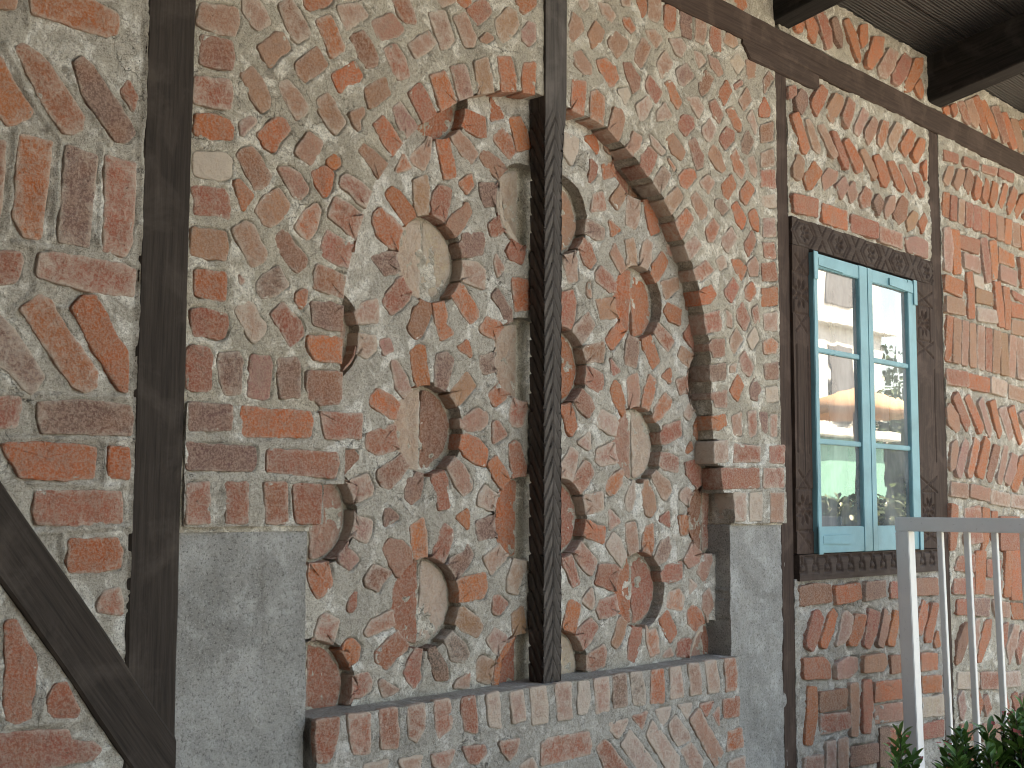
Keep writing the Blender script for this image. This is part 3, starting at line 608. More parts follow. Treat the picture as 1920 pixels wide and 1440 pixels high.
PANEL = '''
@340,280,4.8
o 174 58,179 53,186 60,200 74,194 90,188 88,176 76,173 66
@680,0,4.8
o 92 98,110 106,111 124,104 122,92 115|o 116 88,120 90,127 105,116 108|o 132 107,142 105,148 118,152 133,139 136,136 120|o 118 124,126 115,134 124,138 136,132 143,126 136
@680,260,4.8
p 46 12,60 2,62 4,60 18,55 28,46 22,43 18|o 67 4,78 2,82 16,84 34,74 36,71 20|t 82 2,88 -6,94 0,104 14,98 22,92 18|t 105 16,110 10,122 18,130 26,124 37,112 26|o 37 14,44 26,30 30
t 47 38,58 33,60 45,59 63,48 64,47 50|r 64 50,70 42,80 46,78 60,74 74,64 66,62 58|o 21 50,27 44,34 48,46 64,44 70,38 76,30 64|r 9 72,16 64,28 72,37 82,32 94,27 96,18 88|o 87 40,98 32,100 42,94 49
d 106 40,125 41,125 60,110 60,107 52|t 78 72,94 58,98 66,92 78,86 86|d 90 86,108 85,110 92,108 104,92 106|r 114 78,126 66,132 70,133 80,120 88,116 87|p 91 110,104 112,110 118,110 135,96 130,89 128
r 120 104,128 116,122 124,119 112|r 138 84,148 88,147 98,144 112,132 108,130 102|o 135 126,148 127,151 140,150 153,138 154|d 8 106,26 102,34 108,32 120,20 122|r 18 146,33 126,43 130,42 144,35 152,26 158,20 150
o 82 144,91 132,104 155,104 160,97 166,92 160|d 117 142,122 135,128 145,135 156,133 160,128 162,124 152|w 128 54,142 58,142 80,130 78
@680,540,4.8
r 0 14,13 10,14 20,14 30,0 31,-6 26|p 0 42,12 44,12 56,4 62,-4 60,-6 50|b 42 36,47 18,54 14,61 20,60 28,54 42,48 46|o 64 16,74 15,76 26,74 34,80 37,82 41,74 46,70 46,67 34|o 106 36,112 26,126 32,127 38,124 48,114 43,108 40
o 86 54,95 47,98 58,98 62,92 58|d 106 62,124 56,126 66,127 74,110 77,106 72|p 26 66,32 67,40 82,42 88,34 95,30 88|o 43 58,50 52,57 53,57 66,60 82,48 84,46 76|d 68 60,76 58,82 64,80 74,76 88,72 90,66 82,66 70
t 79 94,86 86,94 76,102 88,92 100,86 106,82 100|o 114 96,126 84,131 80,135 90,128 100,120 106,116 102|r 134 102,138 94,148 98,149 106,144 124,136 124,132 120|o 7 98,14 91,24 96,31 102,30 112,26 117,18 112,7 104
r 4 132,26 124,34 132,34 144,14 150,4 144|p 92 116,104 109,112 112,112 122,106 128,94 128|r 118 122,122 120,130 132,118 140|o 88 136,94 132,104 136,113 146,111 160,104 158,92 150
p 16 48,24 46,28 56,20 60|p -20 56,-12 50,-6 60,-12 72,-22 66
@560,820,4.8
b 42 4,50 12,54 18,44 28,36 38,32 32,36 18|p 38 41,62 34,67 44,66 52,52 58,42 61|b 72 30,92 17,98 28,90 38,82 46,76 44,72 36|d 98 38,110 36,112 42,109 54,102 60,96 54|t 135 28,142 19,150 28,156 40,155 47,149 52,142 44
r 125 50,120 40,131 32,134 38,134 52,136 62,127 65|o 171 24,178 17,186 28,190 36,184 47,176 36|p 163 50,168 44,176 50,184 52,184 64,176 67,162 60|o 142 72,152 65,154 70,153 83|d 160 77,180 68,182 88,162 93
d 78 66,82 64,90 72,84 76,78 80|p 40 68,66 76,65 88,62 95,50 90,37 86|o 101 80,112 73,115 84,116 104,105 109,102 96|r 122 102,128 84,132 78,139 84,138 92,134 106,130 111,120 106|d 134 112,148 104,152 96,157 106,152 116,144 126,138 120
p 32 94,38 88,44 98,54 110,46 119,36 112,30 104|t 76 100,82 92,94 94,101 102,100 110,88 124,84 116|b 60 128,68 115,76 118,84 122,76 130,72 138,62 134|o 11 116,22 108,28 118,30 132,22 142,17 145,12 134,10 124
o 145 128,168 122,170 134,166 144,148 148,146 138|p 167 108,186 94,190 104,186 110,178 118,174 123,170 116
@560,1100,4.236
r 18 24,22 22,32 27,28 44,20 57,9 53,12 42|o 30 56,38 44,43 42,49 48,47 58,36 68,28 66,31 60|r 36 80,44 72,55 68,58 74,57 82,48 88,36 92,35 86|r 53 36,58 28,72 20,75 31,62 36,55 39|r 62 52,76 38,82 40,86 50,78 56,70 66,62 58
r 84 68,90 54,97 54,96 66,97 72,92 80,86 74|k 104 54,112 53,118 64,119 74,110 74,107 66|k 117 44,124 38,132 46,136 54,131 60,122 58,120 50|t 126 30,131 17,144 26,146 32,142 40,130 34|r 155 8,160 7,166 14,158 22,155 20
t 170 22,178 16,180 28,181 36,173 46,170 36|p 150 42,156 33,164 38,170 46,166 52,162 59,154 50|t 142 60,146 56,160 60,160 72,157 78,142 74|o 162 60,174 48,175 60,174 73,160 73|p 126 76,136 68,136 80,124 80|p 64 76,66 74,80 82,68 88
r 41 10,46 4,45 16,42 20,40 18
@900,820,4.174
r 23 6,28 3,32 6,34 16,37 24,34 28,26 30,24 20|p 64 22,71 8,77 12,75 24,72 34,66 34,63 30|r 74 32,82 19,86 20,89 28,84 38,79 43,75 38|p 77 4,82 0,86 4,86 10|r 92 10,104 4,106 10,107 20,95 22,91 18
o 100 34,110 26,111 36,106 44,102 45,99 40|p 82 46,96 43,97 56,92 58,84 60,81 54|o 82 72,85 65,92 70,98 70,97 83,90 80,82 77|r 101 56,110 66,102 72|d 114 50,117 38,121 38,122 46,119 56,117 58,115 56
t 127 42,132 36,136 44,138 56,134 62,130 60,128 52|t 136 34,140 28,149 36,150 42,146 49,142 46|r 143 14,146 12,155 16,155 27,142 24|r 161 20,168 18,174 26,172 36,167 36,162 28|p 157 44,162 39,170 46,170 57,162 52,157 48
r 141 64,148 58,149 70,142 66|t 114 68,122 67,124 80,124 90,117 91,115 80|o 130 70,136 68,136 80,135 91,127 88,128 80|d 138 92,142 82,148 78,150 86,146 96,142 98|o 156 62,168 61,169 75,158 76
r 74 92,80 83,86 90,92 96,88 108,82 104,78 98|p 99 84,105 75,110 80,114 90,110 100,106 94|r 65 98,72 94,75 104,78 114,73 117,70 108|r 94 100,106 100,108 102,106 120,98 117,91 114|p 160 96,168 80,174 88,172 98,164 102
r 145 101,158 98,158 110,147 114,144 108|o 148 122,156 119,160 126,158 135,146 133|p 172 100,178 93,182 96,178 108,176 114,170 106|p 164 111,170 116,164 123|p 175 124,180 118,183 132,178 140,174 132
r 94 128,107 124,109 130,108 138,94 142,92 134|p 80 128,88 118,90 130,88 134|t 22 110,27 96,36 98,36 104,32 112,30 123,22 120|r 11 130,14 124,22 130,16 138,11 138
@980,1095,4.174
o 36 14,38 13,45 16,44 24,41 40,37 42,31 37,34 26|r 42 38,54 27,59 34,54 44,49 50,44 46|t 72 42,75 28,80 32,80 38,77 46,74 50,70 46|r 85 38,89 36,93 38,92 48,88 61,83 58,84 46|o 97 38,104 35,106 42,107 54,100 57,98 46
o 107 28,113 21,118 30,121 38,116 46,110 36|o 129 22,134 16,140 22,142 28,138 37,135 38,130 30|r 122 44,134 43,134 57,121 56|w 135 45,142 36,144 50,143 56,135 58|p 111 54,116 50,118 56,110 57|r 51 56,64 48,66 54,64 64,54 68,50 64
@1040,0,4.364
o 25 113,33 110,36 120,35 126|r 41 120,43 117,50 126,48 128|w 8 108,20 114,19 124,14 135,8 126
@1040,250,4.364
o 39 26,53 22,54 34,40 37|r 22 36,30 21,35 27,34 34,29 40,22 36|r 32 50,40 48,42 62,30 64|t 46 54,56 40,60 48,52 62|t 60 54,64 53,70 58,69 70,66 78,59 74,59 62|o 74 58,81 55,83 66,86 80,79 83,76 70
d 25 78,29 71,41 78,40 86,36 87,26 82|o 45 71,54 79,47 84|r 19 92,24 86,30 92,34 104,30 110,25 106|p 46 98,49 90,56 104,58 110,52 111|t 58 88,65 86,67 98,68 108,58 110,60 100|p 72 90,76 87,80 90,79 104,76 111,70 108,71 98
o 80 108,88 97,93 105,89 114,85 120,81 114|r 34 114,38 109,48 118,49 126,46 130,34 120|t 87 122,101 118,102 126,91 136|p 7 95,16 93,18 104,19 120,12 122,8 108|p 92 92,96 92,96 100,92 97|t 27 126,29 122,30 134,27 132
@1040,540,4.364
r 6 4,15 2,18 12,16 26,14 30,5 26|t 34 10,50 8,52 24,38 25|d 16 32,28 20,33 30,24 44,18 36|o 42 42,53 27,58 36,48 50,43 46|o 90 20,92 12,104 18,103 30,94 26|r 82 36,86 30,94 38,98 44,93 52,84 40|r 106 38,112 28,118 36,120 46,116 52,110 44
t 101 56,104 48,116 54,116 60,113 66,104 60|b 26 48,40 44,41 50,40 60,26 60|d 58 56,60 41,69 42,68 56,67 65,58 62|o 72 46,79 40,84 54,86 60,80 66,76 56|r 46 58,54 68,48 71|r 23 74,27 64,40 71,40 78,38 86,28 80,24 76
o 88 72,95 66,96 74,95 78|r 100 76,113 70,114 80,112 84,103 87|p 59 74,68 70,70 86,69 94,61 97,60 86|o 74 82,78 71,83 76,81 90,78 97,72 94|o 46 84,50 76,54 80,58 94,54 102,49 94|o 82 98,91 86,96 92,94 98,86 108,83 104
p 107 98,115 88,118 96,110 108,106 104|b 16 90,20 80,30 90,33 98,28 106,16 94|p 36 104,39 100,50 106,50 114,47 120,35 112|r 89 114,103 109,104 120,90 128|o 115 112,118 106,120 112,118 124,114 120|o 5 100,12 94,16 102,18 114,14 121,10 116,8 106
p 20 126,29 118,30 132|o 107 134,112 126,113 132,109 135|o 108 10,113 6,114 16,109 18
'''
LEDGE = '''
@560,1100,4.236
r 14 107,32 104,31 120,27 136,22 140,16 140,14 122|r 40 102,57 101,57 132,44 133,41 120|r 65 98,78 97,80 116,79 128,66 129,65 110|r 87 96,100 93,100 112,94 124,88 120,87 106|r 108 91,120 89,123 102,122 112,112 120,109 112
r 130 90,140 87,142 102,142 116,132 114,130 100|p 150 86,159 84,160 100,161 112,152 111|p 168 85,178 82,181 106,171 108|p 52 142,72 138,68 148,52 150|p 80 138,99 134,96 146,86 150|r 106 134,124 130,122 138,116 146,108 142|r 131 128,148 126,150 132,142 141,136 140|r 160 124,176 121,174 130,168 138,162 130|p 176 142,186 136,190 146,180 156
@980,1095,4.174
p 6 82,18 80,20 94,20 108,8 110,7 96|p 26 79,38 77,38 92,39 105,28 107|w 44 77,52 76,53 90,51 101,44 102|r 56 75,67 73,68 88,68 99,58 101|d 71 72,81 70,82 84,82 95,72 97|k 85 70,93 69,96 82,96 94,87 95
o 101 68,110 67,111 82,111 93,101 93|r 116 66,124 65,125 78,126 88,116 90|p 130 63,138 62,140 76,140 86,132 87|p 143 61,151 60,154 74,154 84,146 85|r 158 59,166 58,168 72,168 82,160 84
r 15 125,20 121,52 116,54 126,53 133,15 142|r 58 128,65 122,72 130,82 144,78 156,66 146|p 78 126,84 114,92 124,105 142,104 152,94 152|p 97 118,102 107,108 114,123 136,122 150,116 150|p 115 110,120 103,130 116,132 122,122 127,117 118
p 124 130,132 124,141 138,140 150,134 150|t 131 106,138 98,146 112,158 132,152 143,146 134|p 68 109,83 106,80 114,75 121,68 114|r 86 104,98 100,94 114|p 104 99,116 96,114 106,110 111|p 122 95,133 94,129 106|r 139 95,150 92,146 100,144 104|r 149 102,154 96,154 111
r 157 91,170 88,170 103,158 105|o 161 116,172 113,173 127,160 131|r 161 140,174 135,174 150,162 150
'''
WINB = '''
@1460,120,6
r 12 26,19 25,20 34,13 38|d 20 38,26 28,32 34,33 44,27 56,22 50|o 37 44,42 34,50 24,56 30,54 38,46 52,43 58,38 48|t 56 50,64 34,71 38,71 48,62 66,57 58|r 72 58,80 38,88 44,84 58,78 72,73 64|p 86 70,95 50,102 56,97 68,91 80,86 76
t 98 76,107 60,112 66,108 80,102 90,98 82|o 112 82,118 64,125 66,122 80,116 94,112 88|t 124 84,133 66,140 70,136 84,130 98,125 90|o 139 90,148 74,154 80,150 94,143 104,139 96|o 151 100,160 84,166 86,165 96,156 110,151 104
o 16 58,22 55,28 72,35 94,32 100,28 98,20 72|t 31 64,35 62,40 72,47 94,46 100,40 96,35 80|p 46 70,52 68,58 82,65 102,62 106,58 100,52 84|r 61 76,66 77,72 92,79 112,78 118,73 114,66 94|o 76 88,80 84,86 94,94 112,93 120,88 122,82 106
t 93 98,98 96,106 110,111 124,108 130,104 124|o 108 104,113 103,120 114,125 130,122 138,117 134|o 124 110,130 110,136 122,142 138,140 144,134 138|r 137 114,142 114,148 126,154 142,150 146|o 152 122,158 124,164 140,162 150,158 142
o 162 116,167 108,167 130,164 126|t 17 116,23 102,30 108,28 122,24 130,17 126|o 30 128,40 110,48 122,38 140,34 140|p 50 128,56 118,66 122,64 132,58 136,52 142
@1360,0,3.4286
p 72 120,77 114,79 120,75 128|p 79 122,83 117,85 126,81 130|r 87 128,90 120,94 124,93 132,89 133|d 96 130,99 125,102 130,99 138|p 103 134,106 127,109 126,109 134,104 140|b 109 138,114 126,117 130,116 140,112 144|t 117 142,121 136,124 138,122 146,118 148|o 125 143,128 137,130 142,127 150
o 45 16,51 15,50 20,46 19|o 52 13,56 11,60 18,58 27,54 22|r 59 9,65 8,69 20,69 30,65 31,62 20|d 69 13,72 11,76 22,75 30,71 24|o 77 14,80 12,85 22,87 36,86 40,82 30|o 87 17,91 16,92 26,89 30,87 24
o 91 38,96 24,103 24,102 34,94 44,91 42|p 99 44,106 31,111 34,108 44,104 50,100 48|r 108 48,116 34,120 38,117 48,111 55,108 52|o 117 54,122 38,126 38,126 46,120 58,117 58|o 122 56,126 51,128 58,127 63,124 60
@1440,360,4
r 19 2,38 6,38 18,20 14|o 41 9,60 15,60 28,41 22|r 64 17,82 24,82 34,64 29|r 84 26,101 32,101 42,84 36|p 104 35,112 34,119 38,119 49,106 44
@1480,1060,6
b 13 26,30 22,46 23,47 40,14 45|o 53 25,80 21,82 36,72 40,54 43|d 86 20,110 18,111 34,86 39|r 115 20,136 18,136 34,115 36|t 144 16,166 15,166 32,145 33
r 22 82,28 54,34 51,38 60,32 84,27 96,22 90|o 36 86,46 56,50 50,55 56,50 74,42 93,36 90|p 56 84,62 54,66 52,72 58,68 76,62 86,54 90|o 68 86,77 56,87 57,82 78,75 90,70 90|r 85 86,92 50,103 54,98 76,90 93,85 90|p 101 84,109 50,115 56,110 78,105 92,100 88
o 112 84,120 52,126 54,122 72,118 90,112 88|r 128 82,134 50,140 52,138 70,133 88|o 146 60,152 40,157 44,155 60,148 78,145 76|o 154 80,162 44,167 44,166 56,160 86,155 86|o 164 86,168 74,170 90,166 92
r 17 106,40 105,46 112,46 126,18 127|p 53 112,66 104,78 105,78 118,70 125,54 127|t 84 104,108 100,112 110,108 118,84 120|b 115 103,140 102,142 116,115 121|o 148 100,168 100,169 116,148 118
@1440,1040,3.6
o 27 90,32 90,33 108,31 128,27 128,27 108|b 36 94,53 91,53 103,36 106|r 37 109,54 107,55 116,46 119,37 121|t 56 88,61 87,62 104,61 122,57 122|r 65 86,70 85,71 104,69 120,65 120|o 73 87,100 84,100 95,73 99|p 74 103,100 99,100 109,74 114
p 40 128,46 126,46 144,40 144|p 48 126,54 124,54 146,48 146|d 57 131,74 128,74 139,57 143|d 77 118,83 117,82 144,76 144|o 84 118,90 118,89 140,83 142|p 26 138,37 136,37 146,26 146|o 105 83,116 82,117 92,106 93|w 105 98,118 95,118 108,105 109|r 95 118,118 112,118 122,95 126
'''
FAR = '''
@1740,180,4.8
o 14 12,19 9,20 15,17 17|o 21 9,26 7,27 14,24 18|r 28 6,33 5,38 22,36 26,32 20|p 35 5,40 3,46 22,44 28,40 24|o 40 3,45 0,50 14,54 32,51 34,47 24|o 48 5,52 4,58 18,63 34,61 38,57 30|r 59 10,64 9,68 22,72 40,68 42,64 28|o 67 16,71 15,76 30,80 46,77 48,72 34
t 74 21,80 22,85 36,88 48,84 50,78 34|o 82 24,88 20,94 30,90 34|o 88 34,94 40,98 52,94 54|r 15 49,27 53,27 60,16 56|r 32 55,47 60,46 66,32 61|r 50 62,62 66,61 71,50 67|r 64 66,78 71,77 77,64 71
p 14 76,18 64,24 64,22 74,18 80|t 24 78,28 66,33 68,32 76,27 84|b 33 80,36 66,41 72,40 82,37 88|o 42 88,45 72,49 78,47 90,44 93|o 49 90,53 74,56 78,55 90,52 96|o 56 94,60 77,64 80,62 92,58 100|o 64 96,69 79,72 82,70 94,67 101|o 72 98,77 82,80 86,78 98,74 106
o 79 102,84 90,88 88,86 100,81 110|o 86 108,92 96,96 100,92 112
@1750,400,4.8
p 10 14,15 13,18 30,17 52,12 50,10 30|o 17 15,23 16,24 34,25 53,20 54,18 34|r 25 20,42 25,41 36,25 30|p 27 36,44 41,44 53,28 48|r 43 23,49 23,52 44,52 61,48 62,45 42|o 51 26,56 25,58 44,58 58,55 59,53 42|o 59 31,73 38,74 48,59 43|p 61 47,76 53,75 65,61 59
o 10 56,29 62,28 75,10 68|t 12 75,30 78,30 91,11 88|o 30 54,35 53,37 70,38 94,33 94,32 74|w 36 56,46 58,46 68,37 64|t 38 68,54 72,55 82,39 79|w 41 85,56 88,57 98,42 96|o 56 62,61 62,63 80,64 102,59 101,57 80|o 63 66,68 68,70 86,70 104,66 103,65 84
r 71 70,84 76,84 82,72 74|o 71 80,86 85,86 95,72 92|p 72 96,86 100,86 110,72 107|o 78 40,84 42,85 68,80 66|r 87 44,96 48,96 72,88 68
@1760,680,4.8
r 9 6,26 9,26 21,9 18|o 28 10,45 15,45 26,28 22|w 47 13,63 18,62 30,47 26|t 64 20,80 25,80 36,64 31|t 8 42,11 37,18 48,19 60,16 62,9 54|r 13 32,17 27,22 38,30 55,27 61,23 54|o 25 32,28 29,33 40,40 58,38 64,35 58|p 36 36,39 32,44 46,49 62,47 67,44 60
o 46 36,50 34,54 50,58 62,56 68,52 56|p 55 42,60 40,64 54,67 66,64 70,60 58|o 63 42,68 39,72 56,76 70,74 74,70 62|p 73 47,78 44,82 56,82 66|t 11 90,13 74,17 70,18 78,15 94,11 97|p 15 96,24 68,29 72,26 84,20 103,17 102|o 26 98,33 68,38 72,35 86,30 103,27 102
o 35 98,43 67,47 72,44 88,40 104,36 102|b 44 102,50 74,55 76,53 90,48 107,45 106|p 53 104,59 75,63 76,61 92,57 109,54 108|p 60 106,67 82,71 84,69 98,64 110|o 67 112,74 86,79 84,77 98,71 116|p 77 104,82 96,84 112,78 112
p 12 108,26 110,26 121,12 119|p 30 110,46 114,46 124,30 120|p 48 115,64 119,64 129,48 126|p 67 119,84 122,84 132,67 129
@1440,700,4
o 137 98,142 100,143 120,142 132,138 132|r 148 102,160 100,161 126,148 128|o 161 101,166 102,166 126,162 134|o 168 104,172 104,172 126,168 124|r 174 108,190 108,190 132,174 132
@1440,1040,3.6
r 130 2,139 0,139 11,127 10|o 141 -2,147 -2,146 26,141 26|r 147 4,158 4,158 16,148 14|r 127 17,139 16,139 26,126 26|p 147 18,158 18,157 27,147 26|o 161 -2,165 -2,164 28,160 28|o 166 -2,172 -2,171 30,165 30|r 129 31,136 31,136 40,128 40|d 138 30,151 30,150 41,137 40
p 153 31,163 33,163 42,154 41|o 165 33,176 34,176 43,166 43|b 129 60,133 48,135 46,135 58,131 72,128 74|p 138 58,141 44,144 44,143 56,139 70|o 143 62,147 46,151 44,150 56,144 72,142 72|r 156 60,159 48,162 46,162 58,157 70|p 162 62,166 48,169 48,168 60,164 74|r 168 64,172 52,174 54,170 74
w 129 80,142 80,142 90,129 90|r 144 80,157 80,156 90,144 90|p 159 80,171 79,171 88,159 89|p 129 98,132 92,134 104,132 112,130 108|o 140 96,142 92,145 100,143 110,141 108|r 146 98,149 95,151 104,148 109|r 159 98,161 92,163 102,161 107|r 165 96,168 93,170 104,168 105|d 171 96,174 94,176 104,173 106
r 131 115,142 115,142 125,131 125|p 146 115,157 115,157 125,146 125|r 160 114,172 113,172 124,160 125|o 131 130,142 130,142 142,131 142|p 147 130,158 130,158 142,147 142|r 161 130,173 129,173 141,161 142
'''
# ------------------------------------------------------------------ the setting
def plane_grid(name, x0, x1, y0, y1, n, z, amp, mat):
    X, Y = np.meshgrid(np.linspace(x0, x1, n), np.linspace(y0, y1, n), indexing='ij')
    Z = z + fnoise(X, Y, 3.0, 3, 3) * amp
    V = np.stack([X, Y, Z], -1).reshape(-1, 3); I = np.arange(n * n).reshape(n, n)
    return tag(link(name, np_mesh(name, V, np.stack([I[:-1, :-1], I[1:, :-1], I[1:, 1:], I[:-1, 1:]], -1).reshape(-1, 4)), mat), kind='structure')
def ground_mat():
    m, nt, b = mat_new('worn paving'); v = objvec(nt)
    c = mix(nt, ramp(nt, noise(nt, v, 0.6, 6, 0.6), 0.35, 0.65), (0.27, 0.25, 0.22), (0.36, 0.335, 0.30))
    c = mix(nt, ramp(nt, noise(nt, v, 60, 4, 0.7), 0.5, 0.75), c, (0.2, 0.19, 0.17))
    nt.links.new(c, b.inputs['Base Color']); b.inputs['Roughness'].default_value = 0.9
    bump(nt, b, noise(nt, v, 80, 4, 0.7), 0.5, 0.004); return m
plane_grid('paving', -120, 160, -160, 120, 60, 0.0, 0.0, ground_mat())

# ------------------------------------------------------------------ outlines of the niche
OPEN_PX = [(580, 1420), (580, 988), (600, 986), (600, 760), (641, 757), (641, 560), (650, 510), (664, 455), (684, 395), (700, 350), (720, 317), (745, 280), (775, 244),
           (805, 220), (840, 200), (873, 182), (910, 173), (950, 169), (1003, 176), (1035, 187), (1061, 199), (1083, 211), (1132, 231), (1159, 263), (1189, 295),
           (1216, 330), (1239, 362), (1260, 401), (1278, 445), (1294, 486), (1308, 530), (1317, 575), (1324, 620), (1331, 655), (1333, 730), (1334, 774), (1336, 826),
           (1370, 830), (1370, 985), (1370, 1440)]
OPEN = [pw(x, y) for x, y in OPEN_PX]
def chaikin(pts, a, b):
    """round the arch part of the outline"""
    out = pts[:a]
    seg = pts[a:b]
    for _ in range(1):
        q = [seg[0]]
        for p, r in zip(seg[:-1], seg[1:]):
            q.append((p[0] * .75 + r[0] * .25, p[1] * .75 + r[1] * .25)); q.append((p[0] * .25 + r[0] * .75, p[1] * .25 + r[1] * .75))
        q.append(seg[-1]); seg = q
    return out + seg + pts[b:]
OPEN = np.array(chaikin(OPEN, 4, 37))
class OpenSD:
    depth = 0.085; push = 0.003
    def __call__(self, U, Z):
        wob = fnoise(U, Z, 0.12, 9, 2) * 0.003
        return poly_sd(U, Z, OPEN) + wob
open_sd = OpenSD()
RR = 0.138
ROUND = [(2.592, 2.298), (2.592, 1.781), (2.592, 1.269), (2.60, 2.805), (3.62, 2.292), (3.618, 1.778), (3.62, 1.263), (3.61, 2.80),
         (2.178, 2.03), (2.178, 1.527), (2.178, 1.055), (4.05, 2.02), (4.05, 1.51), (4.05, 0.99)]
CAPS = [(3.008, 3.19, z) for z in (2.535, 2.025, 1.516, 1.017)]
class PanelSD:
    depth = 0.055; push = 0.006
    def __call__(self, U, Z):
        d = np.full(np.shape(U), 9.0)
        for a, b in ROUND: d = np.minimum(d, np.hypot(U - a, Z - b))
        for a, b, z in CAPS:
            d = np.minimum(d, np.hypot(U - np.clip(U, a, b), Z - z))
        return d - RR + fnoise(U, Z, 0.06, 19, 2) * 0.003
panel_sd = PanelSD()

def rough(a, b, seed):
    return lambda U, Z: a * fnoise(U, Z, 0.16, seed, 3) + b * fnoise(U, Z, 0.035, seed + 4, 3) + 0.35 * b * fnoise(U, Z, 0.011, seed + 8, 2)
def backing(parent, boxes): box_mesh('backing', boxes, MORTAR_G, parent, 0)

WALL_TOP = 3.80
def in_frame(u, z):
    d = np.array([u, 0.0, z]) - CAM
    M3 = np.stack([AX_U, AX_Y, AX_W], 1); c = M3 @ d
    x = 960 + F_PX * c[0] / c[2]; y = 720 + F_PX * c[1] / c[2]
    return -6 < x < 1926 and -6 < y < 1446
def fill(B, u0, u1, z0, z1, hmin, hmax, slant, ok=None, **kw):
    """the same bond carried on beyond the edge of the photograph"""
    old = np.concatenate([pl[0] for pl in B.polys]) if B.polys else np.zeros((1, 2)) - 9
    r = 0; z = z0 + 0.06
    while z < z1 - 0.05:
        u = u0 + 0.06 + (r % 2) * 0.06
        while u < u1 - 0.05:
            L, W = (0.125, 0.072); a = slant * (1 if r % 2 else -1) + random.uniform(-.12, .12)
            q = np.array([(-L / 2, -W / 2), (L / 2, -W / 2), (L / 2, W / 2), (-L / 2, W / 2)]) * random.uniform(.86, 1.0)
            q = np.stack([u + q[:, 0] * math.cos(a) - q[:, 1] * math.sin(a), z + q[:, 0] * math.sin(a) + q[:, 1] * math.cos(a)], 1)
            q[:, 0] = np.clip(q[:, 0], u0 + .01, u1 - .01); q[:, 1] = np.clip(q[:, 1], z0 + .008, z1 - .008)
            out = not any(in_frame(*v) for v in q)
            far = np.min(np.hypot(old[:, 0] - u, old[:, 1] - z)) > 0.085
            if out and far and (ok is None or min(ok(q[:, 0], q[:, 1])) > 0.01):
                B.add(random.choice('ootrrpbd'), q, random.uniform(hmin, hmax), **kw)
            u += 0.118
        z += 0.116; r += 1
# ------------------------------------------------------------------ left bay
tL = thing('brick_wall', 'brick wall bay of large slanted bricks left of the broad post, cut by a brace', 'wall', (0.9, 0.2, 0), 'brick infill bays of the timber frame')
B = Bricks(0.0); spec_bricks(B, LEFT, 0.003, 0.009, grow=0.003)
fill(B, 0.57, 1.565, 0.37, 3.28, 0.003, 0.009, 0.9)
B.build('brickwork', tL)
BEADS = [((50, -20), (52, 50)), ((5, 85), (68, 205)), ((68, 205), (112, 262)), ((30, 245), (14, 430)), ((113, 265), (98, 445)), ((125, 130), (205, 268)), ((277, -10), (275, 150)), ((275, 150), (262, 300)), ((266, 300), (262, 520)),
         ((63, 455), (67, 532)), ((18, 585), (78, 540)), ((115, 580), (152, 556)), ((262, 520), (256, 800)), ((256, 800), (246, 1080)), ((246, 1080), (243, 1230)), ((190, 275), (185, 465)), ((28, 455), (130, 475)), ((0, 822), (240, 822)), ((195, 830), (196, 915)), ((58, 905), (235, 912)), ((60, 1000), (238, 985)), ((115, 1000), (124, 1080)), ((0, 740), (240, 745)), ((58, 745), (70, 810)), ((85, 1280), (75, 1350)), ((0, 1362), (150, 1350))]
BEADS = [(*pw(*a), *pw(*b)) for a, b in BEADS]
_r21 = rough(0.006, 0.0045, 21)
def left_h(U, Z):
    d = np.full(U.shape, 9.0)
    for ax_, az_, bx_, bz_ in BEADS:
        ex, ez = bx_ - ax_, bz_ - az_; t = np.clip(((U - ax_) * ex + (Z - az_) * ez) / (ex * ex + ez * ez), 0, 1)
        d = np.minimum(d, np.hypot(U - ax_ - t * ex, Z - az_ - t * ez))
    d = np.abs(d + 0.004 * fnoise(U, Z, 0.05, 2, 2))
    return _r21(U, Z) + 0.0075 * np.exp(-(d / 0.0058) ** 2) - 0.002 * np.exp(-((d - 0.013) / 0.004) ** 2)
heightfield('mortar', 0.55, 1.574, 0.35, 3.3, 0.0045, 0.0, MORTAR, tL, left_h, None, 0.03, B.polys, 0.009, 0.009, gw=0.0050, flush=0.6)
backing(tL, [((-2.2, 1.62), (0.03, 0.40), (0, WALL_TOP)), ((-2.2, 0.56), (0.0, 0.028), (0, WALL_TOP)), ((0.56, 1.60), (0.0, 0.028), (0, 0.36)), ((0.56, 1.60), (0.0, 0.028), (3.29, WALL_TOP))])

# ------------------------------------------------------------------ arched bay
tA = thing('brick_wall', 'brick wall bay with an arched niche of round sunken roundels between concrete piers', 'wall', (3.1, 0.2, 0), 'brick infill bays of the timber frame')
B = Bricks(0.0); spec_bricks(B, ARCHW, -0.0012, 0.0028, grow=0.0052, snap=open_sd)
fill(B, 1.725, 4.445, 1.6, 3.45, -0.001, 0.003, 0.8, open_sd); fill(B, 1.71, 4.45, 3.57, 3.79, 0.0, 0.004, 0.8)
B.build('brickwork', tA, (3.5,))
class OpenKeep:
    def __call__(self, U, Z): return open_sd(U, Z)
heightfield('mortar', 1.703, 4.462, 1.485, 3.475, 0.0040, 0.0, MORTAR_Y, tA, rough(0.004, 0.0040, 31), open_sd, 0.125, B.polys, 0.011, 0.009, 0.003)
heightfield('mortar', 1.690, 4.462, 3.53, 3.80, 0.007, 0.0, MORTAR_Y, tA, rough(0.006, 0.004, 33), None, 0.03, [pl for pl in B.polys if pl[0][:, 1].mean() > 3.5], 0.008, 0.008)
